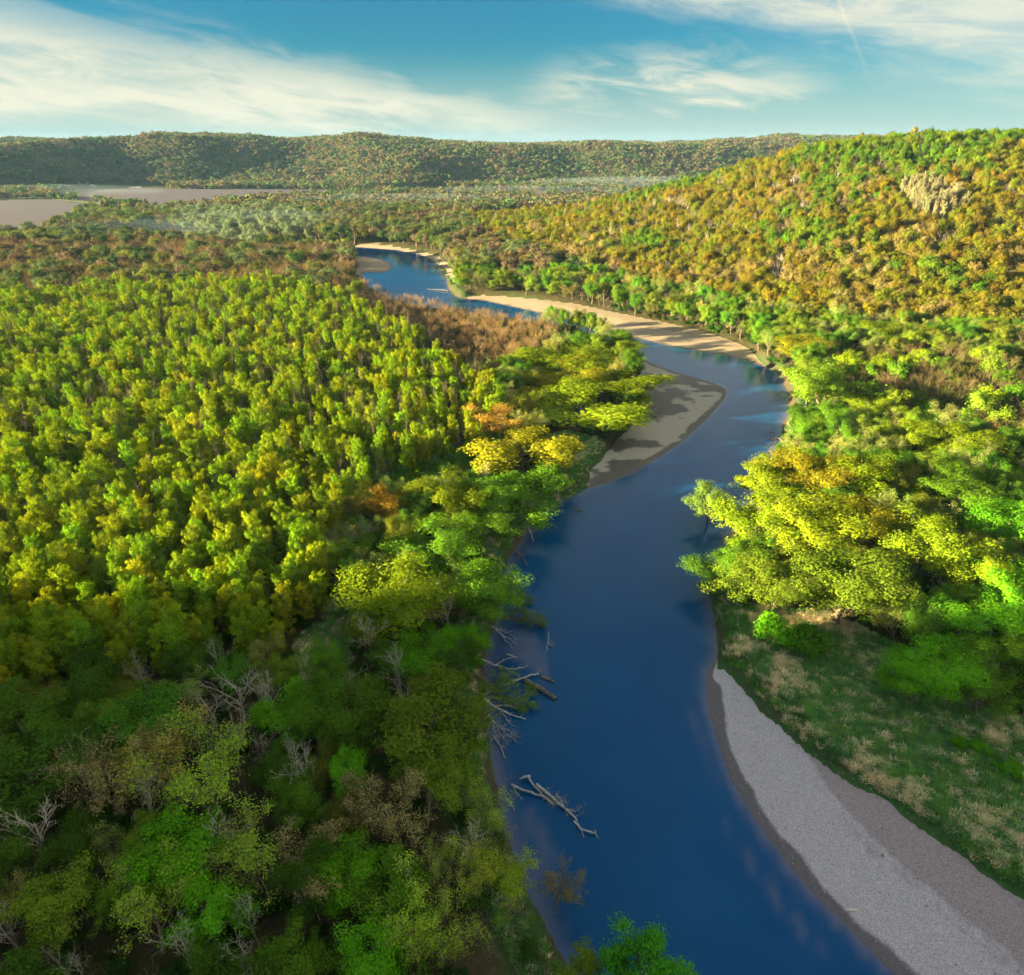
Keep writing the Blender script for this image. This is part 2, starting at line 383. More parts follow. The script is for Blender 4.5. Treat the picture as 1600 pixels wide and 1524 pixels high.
def far_z(x, y):
    edge = 1880 + 420 * (fbm(x / 600 + 3.3, y * 0 + 0.5, 21, 2) - 0.45) + 330 * (fbm(x / 230 + 1.3, y / 900, 22, 2) - 0.5) + 150 * sst(x, 300, 900)
    edge = edge - 420 * np.exp(-((x + 1330) / 170) ** 2)
    top = 97 + 62 * (fbm(x / 480, y / 900, 31, 3) - 0.5)
    r = top * sst(y, edge - 60, edge + 400)
    r = r + sst(y, edge, edge + 150) * 30 * (fbm(x / 160, y / 300, 44, 3) - 0.5)
    return np.where(y > 900, r, 0)
def shade_z(x, y):
    # unseen valley side behind the camera's left shoulder, shaped to cast the near shade
    n = 26 * (fbm(x / 160, y / 160, 55, 3) - 0.5)
    yy = y - 0.18 * (x + 430) - 134
    return (138 + n) * sst(-x, 270, 450) * (1 - sst(yy, -190, 45))
def in_river(P): return sdf(P, RIVER)
def terrain(x, y, full=False):
    P = np.stack([x, y], 1); near = (y < 1150) & (np.abs(x) < 900)
    d = np.full(len(x), 60.0); z = np.zeros(len(x)); wet = np.zeros(len(x)); bd = np.full(len(x), 99.0)
    if near.any():
        Q = P[near]; dn = sdf(Q, RIVER); wob_ = 1.6 * (fbm(Q[:, 0] / 9, Q[:, 1] / 9, 71, 3) - 0.5) * np.clip(1 + Q[:, 1] / 300, 1, 3)
        bank = dn + wob_
        zl = np.where(bank < 0, np.maximum(-2.6, bank * 0.28), np.minimum(3.0, bank * 0.85))
        zl = zl + sst(bank, 3, 25) * 1.2 * (fbm(Q[:, 0] / 25, Q[:, 1] / 25, 77, 3) - 0.3)
        bmin = np.full(len(Q), 99.0)
        for B, sl in ((BAR_NEAR, 0.075), (BAR_MID, 0.05), (BAR_FAR, 0.06), (BAR_SMALL, 0.05), (BAR_BEND, 0.12)):
            b = sdf(Q, B) + 2.4 * (fbm(Q[:, 0] / 5, Q[:, 1] / 5, 83, 3) - 0.5); bmin = np.minimum(bmin, b)
            zb = np.maximum(dn + 0.4 * wob_, -1.0) * sl + 0.04
            k = 1 - sst(b, -2.0, 3.4)
            zl = np.where(dn > -2, zl * (1 - k) + zb * k, zl)
        for B in SUBM:
            b = sdf(Q, B)
            k = 1 - sst(b, -2.5, 1.0)
            zl = np.where(dn < 0, np.maximum(zl, -2.6 + 2.2 * k), zl)
        z[near] = zl; d[near] = dn; bd[near] = bmin
    z[~near] = 3.0
    hz = hill_z(x, y) * sst(d, 4, 40)
    z = z + hz + far_z(x, y) + shade_z(x, y)
    return (z, d, bd, hz) if full else z

def axis(lo, hi, f0, f1, step, g):
    r = list(np.arange(f0, f1 + step, step)); s = step; v = r[-1]
    while v < hi: s = step + (v - f1) * g; v += s; r.append(v)
    v = f0; a = []
    while v > lo: s = step + (f0 - v) * g; v -= s; a.append(v)
    return np.array(a[::-1] + r)
gx = axis(-6000, 6000, -70, 130, 1.0, 0.02); gy = axis(-700, 9000, 42, 215, 1.0, 0.017)
X, Y = np.meshgrid(gx, gy); xf, yf = X.ravel(), Y.ravel()
zf, df, bf, hf = terrain(xf, yf, True)
# base colour of the ground by what grows on it
n_ = fbm(xf / 14, yf / 14, 91, 4); n2_ = fbm(xf / 60, yf / 60, 97, 3)
floor_c = np.array([0.055, 0.055, 0.022]); grass_c = np.array([0.05, 0.115, 0.032]); litter_c = np.array([0.10, 0.075, 0.04])
gc = floor_c + (litter_c - floor_c) * sst(n_, 0.35, 0.75)[:, None]
MEADOW = smooth_closed(poly([(1140, 940), (1130, 1040), (1190, 1110), (1300, 1215), (1440, 1305), (1600, 1430), (1900, 1600), (2000, 1300), (1700, 1150), (1500, 1100), (1400, 1010), (1300, 960), (1200, 950)], 3.0), 1)
CLEARINGS = [smooth_closed(poly(p, 3.0), 1) for p in (
    [(860, 670), (960, 690), (930, 740), (880, 775), (850, 790), (840, 720)],
    [(850, 520), (900, 520), (985, 560), (960, 560), (900, 545), (860, 540)],
    [(470, 985), (540, 970), (560, 1040), (500, 1075), (440, 1080)],
    [(500, 950), (560, 900), (570, 970), (520, 1000)],
    [(780, 455), (880, 470), (1000, 495), (900, 485), (800, 470)],
    [(640, 560), (700, 590), (740, 600), (640, 540)])]
P_ = np.stack([xf, yf], 1); mk = np.zeros(len(xf)); sel = (yf < 900) & (np.abs(xf) < 500)
mm = np.full(sel.sum(), 99.0)
for Q in [MEADOW] + CLEARINGS: mm = np.minimum(mm, sdf(P_[sel], Q))
mk[sel] = 1 - sst(mm, -1.5, 2.0)
gr = np.maximum(mk, (1 - sst(df, 5, 12)) * (df > 0))
gc = gc * (1 - gr[:, None]) + (grass_c * (0.7 + 0.6 * n2_[:, None])) * gr[:, None]
bed = df < -0.5
gc[bed] = (0.16, 0.13, 0.11)
valley = (yf > 500) & (hf < 3)
gc[valley] = gc[valley] * 0.5 + np.array([0.08, 0.085, 0.03]) * 0.5
me = mesh_np('ground', np.stack([xf, yf, zf], 1), grid_faces(len(gx), len(gy)), [M_GROUND], True)
attr(me, 'gcol', 'FLOAT_COLOR', np.clip(gc, 0, 1))
tag(obj('ground', me), kind='structure')

# river surface: body colour follows the depth of the bed below it
wx = axis(-520, 420, -95, 150, 2.0, 0.02); wy = axis(-420, 1000, 40, 260, 2.0, 0.012)
X, Y = np.meshgrid(wx, wy); xw, yw = X.ravel(), Y.ravel()
zw = terrain(xw, yw)
me = mesh_np('river', np.stack([xw, yw, 0 * xw], 1), grid_faces(len(wx), len(wy)), [M_WATER], True)
attr(me, 'shallow', 'FLOAT', np.exp(np.minimum(zw, 0) / 0.75))
tag(obj('river', me), kind='structure')

def bar_sheet(name, B, mat, step, label, slope):
    lo = B.min(0) - 4; hi = B.max(0) + 4
    lo = np.maximum(lo, [-520, -100]); hi = np.minimum(hi, [420, 1000])
    bx = np.arange(lo[0], hi[0] + step, step); by = np.arange(lo[1], hi[1] + step, step)
    X, Y = np.meshgrid(bx, by); x, y = X.ravel(), Y.ravel(); P = np.stack([x, y], 1)
    b = sdf(P, B); z, d, _, _ = terrain(x, y, True)
    edge = b + 1.5 * (fbm(x / 5, y / 5, 17, 3) - 0.5)
    zz = np.where(d > -2, np.maximum(d + 0.64 * (fbm(x / 9, y / 9, 71, 3) - 0.5) * np.clip(1 + y / 300, 1, 3), -1.0) * slope + 0.04, z) + 0.09 - 0.3 * (1 - sst(z, -0.6, 0.02)) - 0.6 * sst(edge, 2.0, 4.0)
    F = grid_faces(len(bx), len(by)); keep = (b[F].min(1) < 4.0); F = F[keep]
    used = np.unique(F); mp = np.full(len(x), -1); mp[used] = np.arange(len(used))
    me = mesh_np(name, np.stack([x, y, zz], 1)[used], mp[F], [mat], True)
    wet = 1 - sst(z + 0.22 * (fbm(x / 7, y / 7, 37, 3) - 0.5), 0.02, 0.20 if name == 'gravel_bar' else 0.14)
    if name == 'sand_bar':
        wet = np.maximum(wet, sst(fbm(x / 13 + 2, y / 9, 23, 5), 0.44, 0.60) * 0.75 * (1 - sst(d, 16, 40)) + 0.85 * sst(fbm(x / 9, y / 15, 29, 5), 0.42, 0.58) * sst(d, 8, 18))
    attr(me, 'wet', 'FLOAT', wet[used])
    bd = sst(d / max(1.0, d[b < 0].max()), 0.25, 0.8) + 0.9 * (fbm(d / 2.2, (x + y) / 45, 35, 3) - 0.5)
    attr(me, 'band', 'FLOAT', bd[used])
    o = obj(name, me); tag(o, label, None, None, 'structure'); return o
bar_sheet('gravel_bar', BAR_NEAR, M_GRAVEL, 0.8, 'pale grey gravel bar along the inside of the near bend', 0.075)
bar_sheet('sand_bar', BAR_MID, M_SAND, 1.2, 'grey sand bar with dark wet patches on the middle bend', 0.05)
bar_sheet('sandy_shore', BAR_FAR, M_SAND_TAN, 2.0, 'long tan sandy shore under the sunlit hill', 0.06)
bar_sheet('sand_spit', BAR_SMALL, M_SAND_TAN, 2.0, 'small rounded tan sand spit in the upper river', 0.05)
bar_sheet('sandy_bank', BAR_BEND, M_SAND_TAN, 2.0, 'narrow pale sandy bank along the upper bend', 0.12)

def sheet(name, pts, mat, z, label):
    Q = smooth_closed(poly(pts, 3.0), 1)
    V = np.concatenate([np.concatenate([Q, np.full((len(Q), 1), z)], 1)])
    me = bpy.data.meshes.new(name); me.from_pydata([tuple(v) for v in V], [], [tuple(range(len(V)))])
    me.materials.append(mat); o = obj(name, me); tag(o, label, kind='structure'); return o
FIELDS = [[(-120, 318), (60, 312), (130, 318), (175, 326), (130, 334), (100, 352), (50, 372), (-10, 380), (-150, 380)],
          [(60, 308), (120, 299), (200, 296), (320, 297), (460, 297), (640, 300), (520, 307), (420, 313), (340, 322), (260, 326), (180, 322), (110, 312)],
          [(330, 268), (360, 264), (400, 263), (420, 266), (400, 270), (350, 271)],
          [(540, 299), (640, 294), (780, 296), (860, 303), (700, 303), (600, 303)]]
sheet('ploughed_field', FIELDS[0], M_FIELD, 4.6, 'large ploughed purple brown field on the valley floor')
sheet('ploughed_field', FIELDS[1], M_FIELD, 4.6, 'long ploughed field in front of the farm buildings')
sheet('stubble_field', FIELDS[3], M_FIELD_TAN, 4.4, 'thin strip of dry tan field before the far wood')
sheet('farm_track', [(-150, 314), (60, 309), (110, 313), (180, 318), (260, 327), (340, 323), (430, 314), (640, 302), (640, 305), (430, 318), (340, 328), (250, 332), (180, 326), (130, 317), (60, 312), (-150, 318)], M_TRACK, 4.3, 'pale grassy track between the two ploughed fields')
FARM = [(15, 282), (150, 280), (260, 288), (260, 298), (15, 300)]
FIELD_P = [smooth_closed(poly(p, 3.0), 1) for p in (FIELDS[0], FIELDS[1], FIELDS[3])] + [poly(FARM, 3.0)]

# ------------------------------------------------------------------ tree meshes
def unit(v): return v / (np.linalg.norm(v) + 1e-9)
def grow(r, p, d, L, rad, level, sp, out, tips):
    k = sp['seg'][level]; pts = [p]; dd = d.copy(); st = L / k
    for i in range(k):
        dd = unit(dd + r.normal(0, sp['wan'][level], 3) + np.array([0, 0, sp['up'][level]]))
        pts.append(pts[-1] + dd * st)
    pts = np.array(pts); rr = rad * (1 - (1 - sp['tap'][level]) * np.linspace(0, 1, k + 1))
    if level == 0: rr[0] *= 1.45
    out.append((level, pts, rr))
    if level + 1 >= len(sp['kids']) + 1 or level >= len(sp['kids']):
        tips.append((pts[-1], level)); tips.append((pts[len(pts) // 2], level)); return
    tips.append((pts[-1], level))
    n = sp['kids'][level]; n = max(1, int(round(n * r.uniform(0.8, 1.2)))); ph = r.uniform(0, 6.28)
    for i in range(n):
        f = sp['from'][level] + (1 - sp['from'][level]) * ((i + r.uniform(0.1, 0.9)) / n)
        u = f * k; a = min(int(u), k - 1); q = pts[a] + (pts[a + 1] - pts[a]) * (u - a); ax = unit(pts[a + 1] - pts[a])
        s = unit(np.cross(ax, np.array([math.cos(1.7), math.sin(1.7), 0.3]))); b = np.cross(ax, s); ph += 2.4 + r.normal(0, 0.35)
        side = s * math.cos(ph) + b * math.sin(ph); an = math.radians(r.normal(sp['ang'][level], 9))
        cd = ax * math.cos(an) + side * math.sin(an)
        cl = L * sp['len'][level] * r.uniform(0.75, 1.2) * (1 - sp['short'][level] * f)
        grow(r, q, unit(cd), cl, max(rr[a] * sp['rad'][level], 0.012), level + 1, sp, out, tips)
def tubes(branches, sides=(7, 5, 4, 3, 3)):
    V, F4, n0 = [], [], 0
    for lv, pts, rr in branches:
        s = sides[min(lv, len(sides) - 1)]; m_ = len(pts)
        tan = np.gradient(pts, axis=0); tan /= np.linalg.norm(tan, axis=1)[:, None] + 1e-9
        ref = np.array([0.31, 0.87, 0.38]); a = np.cross(tan, ref); a /= np.linalg.norm(a, axis=1)[:, None] + 1e-9; b = np.cross(tan, a)
        th = np.arange(s) * 2 * math.pi / s
        ring = pts[:, None, :] + rr[:, None, None] * (a[:, None, :] * np.cos(th)[None, :, None] + b[:, None, :] * np.sin(th)[None, :, None])
        V.append(ring.reshape(-1, 3))
        i = np.arange(m_ - 1)[:, None] * s; j = np.arange(s)[None, :]; j2 = (j + 1) % s
        F4.append(np.stack([(i + j), (i + j2), (i + s + j2), (i + s + j)], -1).reshape(-1, 4) + n0)
        n0 += m_ * s
    return np.concatenate(V), np.concatenate(F4)
def leaves(r, P, N, size, aspect=0.62):
    n = len(P); N = N / (np.linalg.norm(N, axis=1)[:, None] + 1e-9)
    t1 = np.cross(N, r.normal(size=(n, 3))); t1 /= np.linalg.norm(t1, axis=1)[:, None] + 1e-9; t2 = np.cross(N, t1)
    s = (size * r.uniform(0.65, 1.35, n))[:, None]
    V = np.stack([P + t1 * s * 0.5, P + t2 * s * 0.5 * aspect, P - t1 * s * 0.5, P - t2 * s * 0.5 * aspect], 1).reshape(-1, 3)
    return V, np.arange(n * 4).reshape(-1, 4)
def leaf_cloud(r, tips, count, rc, flat, spread_up=0.5, rand=0.9):
    tips = np.array(tips); c0 = tips.mean(0); k = r.integers(0, len(tips), count)
    rad = rc * r.uniform(0.55, 1.3, len(tips))
    u = r.normal(size=(count, 3)); u /= np.linalg.norm(u, axis=1)[:, None]; q = r.uniform(0.15, 1.0, count) ** 0.45
    off = u * (q * rad[k])[:, None] * np.array([1, 1, flat])
    P = tips[k] + off
    outw = P - c0; outw /= np.linalg.norm(outw, axis=1)[:, None] + 1e-9
    N = u * 1.0 + outw * 0.7 + np.array([0, 0, spread_up * 0.6]) + r.normal(size=(count, 3)) * rand * 0.45
    return P, N
LIMB = dict(seg=[5, 5, 4, 3, 2], wan=[0.06, 0.13, 0.18, 0.22, 0.2], tap=[0.55, 0.3, 0.25, 0.3, 0.5], short=[0.25, 0.35, 0.35, 0.3, 0.3])
SPECS = {
    'broad':  dict(LIMB, H=9.0, R=0.27, kids=[12, 6], ang=[52, 44], len=[0.66, 0.50], rad=[0.55, 0.5], up=[0.02, 0.10, 0.05], **{'from': [0.26, 0.3]}),
    'willow': dict(LIMB, H=4.0, R=0.26, kids=[9, 7], ang=[62, 46], len=[1.35, 0.42], rad=[0.6, 0.5], up=[0.02, 0.07, 0.03], **{'from': [0.25, 0.3]}),
    'column': dict(LIMB, H=13.0, R=0.10, kids=[42], ang=[46], len=[0.20], rad=[0.35], up=[0.03, 0.16], **{'from': [0.20]}),
    'fan':    dict(LIMB, H=5.5, R=0.24, kids=[8, 7, 6, 4], ang=[36, 34, 36, 38], len=[1.35, 0.50, 0.48, 0.5], rad=[0.58, 0.5, 0.5, 0.55], up=[0.02, 0.07, 0.05, 0.03, 0.0], **{'from': [0.3, 0.25, 0.2, 0.15]}),
    'dead':   dict(LIMB, H=8.5, R=0.13, kids=[9, 6, 5], ang=[27, 34, 40], len=[0.60, 0.42, 0.5], rad=[0.55, 0.45, 0.5], up=[0.03, 0.13, 0.07, 0.0], **{'from': [0.4, 0.3, 0.2]}),
    'bush':   dict(LIMB, H=1.0, R=0.10, kids=[9, 5], ang=[50, 40], len=[2.0, 0.45], rad=[0.6, 0.5], up=[0.02, 0.12, 0.05], **{'from': [0.05, 0.3]}),
    'round':  dict(LIMB, H=5.0, R=0.20, kids=[7, 5], ang=[44, 44], len=[0.85, 0.5], rad=[0.5, 0.5], up=[0.02, 0.1, 0.05], **{'from': [0.4, 0.3]}),
}
def build_kind(seed, spec, leaf_n, leaf_s, rc, flat, bark, leafmat, twig_levels=None, tip_level=2):
    r = np.random.default_rng(seed); sp = SPECS[spec]; br, tips = [], []
    grow(r, np.zeros(3) - np.array([0, 0, 0.3]), np.array([r.normal(0, 0.05), r.normal(0, 0.05), 1.0]), sp['H'], sp['R'], 0, sp, br, tips)
    wood = [b for b in br if twig_levels is None or b[0] < twig_levels]
    Vt, Ft = tubes(wood); trunk = mesh_np('trunk', Vt, Ft, [bark], True)
    V, F = np.zeros((0, 3)), np.zeros((0, 4), int)
    mid = []
    if twig_levels is not None:
        V, F = tubes([b for b in br if b[0] >= twig_levels]); mid += [1] * len(F)
    if leaf_n:
        tp = [t for t, lv in tips if lv >= tip_level] or [t for t, lv in tips]
        P, N = leaf_cloud(r, tp, leaf_n, rc, flat)
        P[:, 2] = np.maximum(P[:, 2], 0.15)
        V2, F2 = leaves(r, P, N, leaf_s); F = np.concatenate([F, F2 + len(V)]); V = np.concatenate([V, V2]); mid += [0] * len(F2)
    crown = mesh_np('crown', V, F, [leafmat, M_TWIG_B if leaf_n else M_TWIG], False, mid)
    q = np.percentile(V, [2, 98], axis=0); W0 = float(0.5 * (q[1, 0] - q[0, 0] + q[1, 1] - q[0, 1])); H0 = float(q[1, 2])
    return dict(trunk=trunk, crown=crown, W=W0, H=H0)
KINDS = {
    'broad':   [build_kind(100 + i, 'broad', 17000, 0.25, 1.25, 0.8, M_BARK, M_LEAF) for i in range(6)],
    'willow':  [build_kind(120 + i, 'willow', 15000, 0.25, 1.05, 0.7, M_BARK, M_LEAF) for i in range(4)],
    'column':  [build_kind(140 + i, 'column', 4200, 0.30, 0.60, 1.15, M_BARK, M_LEAF, tip_level=1) for i in range(6)],
    'budding': [build_kind(160 + i, 'fan', 5200, 0.22, 0.7, 0.9, M_TWIG_B, M_LEAF, 3, 3) for i in range(4)],
    'bare':    [build_kind(180 + i, 'fan', 0, 0.2, 0.7, 0.9, M_BARK, M_LEAF, 2) for i in range(4)],
    'dead':    [build_kind(200 + i, 'dead', 0, 0.2, 0.7, 0.9, M_BARK_PALE, M_LEAF, 2) for i in range(4)],
    'bush':    [build_kind(220 + i, 'bush', 3000, 0.20, 0.55, 0.85, M_BARK, M_LEAF) for i in range(4)],
    'round':   [build_kind(240 + i, 'round', 2400, 0.42, 1.1, 0.8, M_BARK, M_LEAF) for i in range(5)],
    'sparse':  [build_kind(260 + i, 'round', 1900, 0.32, 1.15, 0.9, M_BARK_PALE, M_LEAF) for i in range(4)],
    'far':     [build_kind(280 + i, 'round', 150, 1.6, 1.2, 0.8, M_BARK, M_LEAF) for i in range(4)],
}
TREE_RNG = np.random.default_rng(11)
def add_tree(name, kind, var, x, y, z, W, H, tint, label, cat, group=None, rot=None, tilt=None, twig=None):
    k = KINDS[kind][var % len(KINDS[kind])]; R_ = TREE_RNG
    e = obj(name, None); e.empty_display_size = 0.5
    e.location = (x, y, z - 0.1)
    tl = tilt if tilt is not None else (R_.normal(0, 0.035), R_.normal(0, 0.035))
    e.rotation_euler = (tl[0], tl[1], R_.uniform(0, 6.28) if rot is None else rot)
    e.scale = (W / k['W'], W / k['W'], H / k['H'])
    t = obj('trunk', k['trunk'], e); c = obj('crown', k['crown'], e)
    if kind == 'budding': tint = np.array(tint) * 1.9
    c['tint'] = [float(v) for v in tint]; t['tint'] = [float(v) for v in tint]
    tag(e, label, cat, group); return e

_protos = {}
def scatter(name, kind, recs, label, extra=None):
    """one mass of many: points that carry turn, size and colour, dressed by geometry nodes"""
    P = np.array([r[0] for r in recs]); me = bpy.data.meshes.new(name); me.vertices.add(len(P)); me.vertices.foreach_set('co', P.astype(np.float32).ravel())
    ks = KINDS[kind]
    var = np.array([r[3] % len(ks) for r in recs]); W = np.array([r[1] / ks[v]['W'] for r, v in zip(recs, var)]); H = np.array([r[2] / ks[v]['H'] for r, v in zip(recs, var)])
    attr(me, 'turn', 'FLOAT', TREE_RNG.uniform(0, 6.28, len(P))); attr(me, 'size', 'FLOAT_VECTOR', np.stack([W, W, H], 1))
    attr(me, 'which', 'INT', var); attr(me, 'tint', 'FLOAT_COLOR', np.array([r[4] for r in recs]))
    o = obj(name, me); tag(o, label, None, None, 'stuff')
    ng = bpy.data.node_groups.new('mass_of_' + kind, 'GeometryNodeTree')
    ng.interface.new_socket('Geometry', in_out='INPUT', socket_type='NodeSocketGeometry'); ng.interface.new_socket('Geometry', in_out='OUTPUT', socket_type='NodeSocketGeometry')
    n, l = ng.nodes, ng.links
    gi, go = n.new('NodeGroupInput'), n.new('NodeGroupOutput')
    iop = n.new('GeometryNodeInstanceOnPoints'); iop.inputs['Pick Instance'].default_value = True
    l.new(gi.outputs[0], iop.inputs['Points'])
    lst = n.new('GeometryNodeJoinGeometry')
    for v in range(len(ks)):
        gti = n.new('GeometryNodeGeometryToInstance')
        for part in ('trunk', 'crown'):
            if part not in ks[v]: continue
            key = (kind, v, part)
            if key not in _protos: _protos[key] = obj(part, ks[v][part], None, False)
            oi = n.new('GeometryNodeObjectInfo'); oi.transform_space = 'ORIGINAL'; oi.inputs['Object'].default_value = _protos[key]
            l.new(oi.outputs['Geometry'], gti.inputs[0])
        l.new(gti.outputs[0], lst.inputs[0])
    l.new(lst.outputs[0], iop.inputs['Instance'])
    def named(nm, ty):
        a = n.new('GeometryNodeInputNamedAttribute'); a.data_type = ty; a.inputs['Name'].default_value = nm; return a.outputs['Attribute']
    l.new(named('which', 'INT'), iop.inputs['Instance Index'])
    cx = n.new('ShaderNodeCombineXYZ'); l.new(named('turn', 'FLOAT'), cx.inputs[2]); l.new(cx.outputs[0], iop.inputs['Rotation'])
    l.new(named('size', 'FLOAT_VECTOR'), iop.inputs['Scale'])
    l.new(iop.outputs[0], go.inputs[0])
    md = o.modifiers.new('mass', 'NODES'); md.node_group = ng
    return o

# ------------------------------------------------------------------ trees picked out one by one
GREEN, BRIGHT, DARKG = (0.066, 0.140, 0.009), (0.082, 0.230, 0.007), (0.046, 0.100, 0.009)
YGREEN, OLIVE, GOLD = (0.120, 0.170, 0.007), (0.098, 0.145, 0.011), (0.150, 0.152, 0.008)
ORANGE, BROWN, TAN, GREYG, PALE = (0.175, 0.115, 0.012), (0.105, 0.088, 0.032), (0.22, 0.15, 0.055), (0.085, 0.12, 0.045), (0.30, 0.27, 0.20)
TWIG_P, TWIG_G = (0.36, 0.32, 0.25), (0.20, 0.17, 0.13)
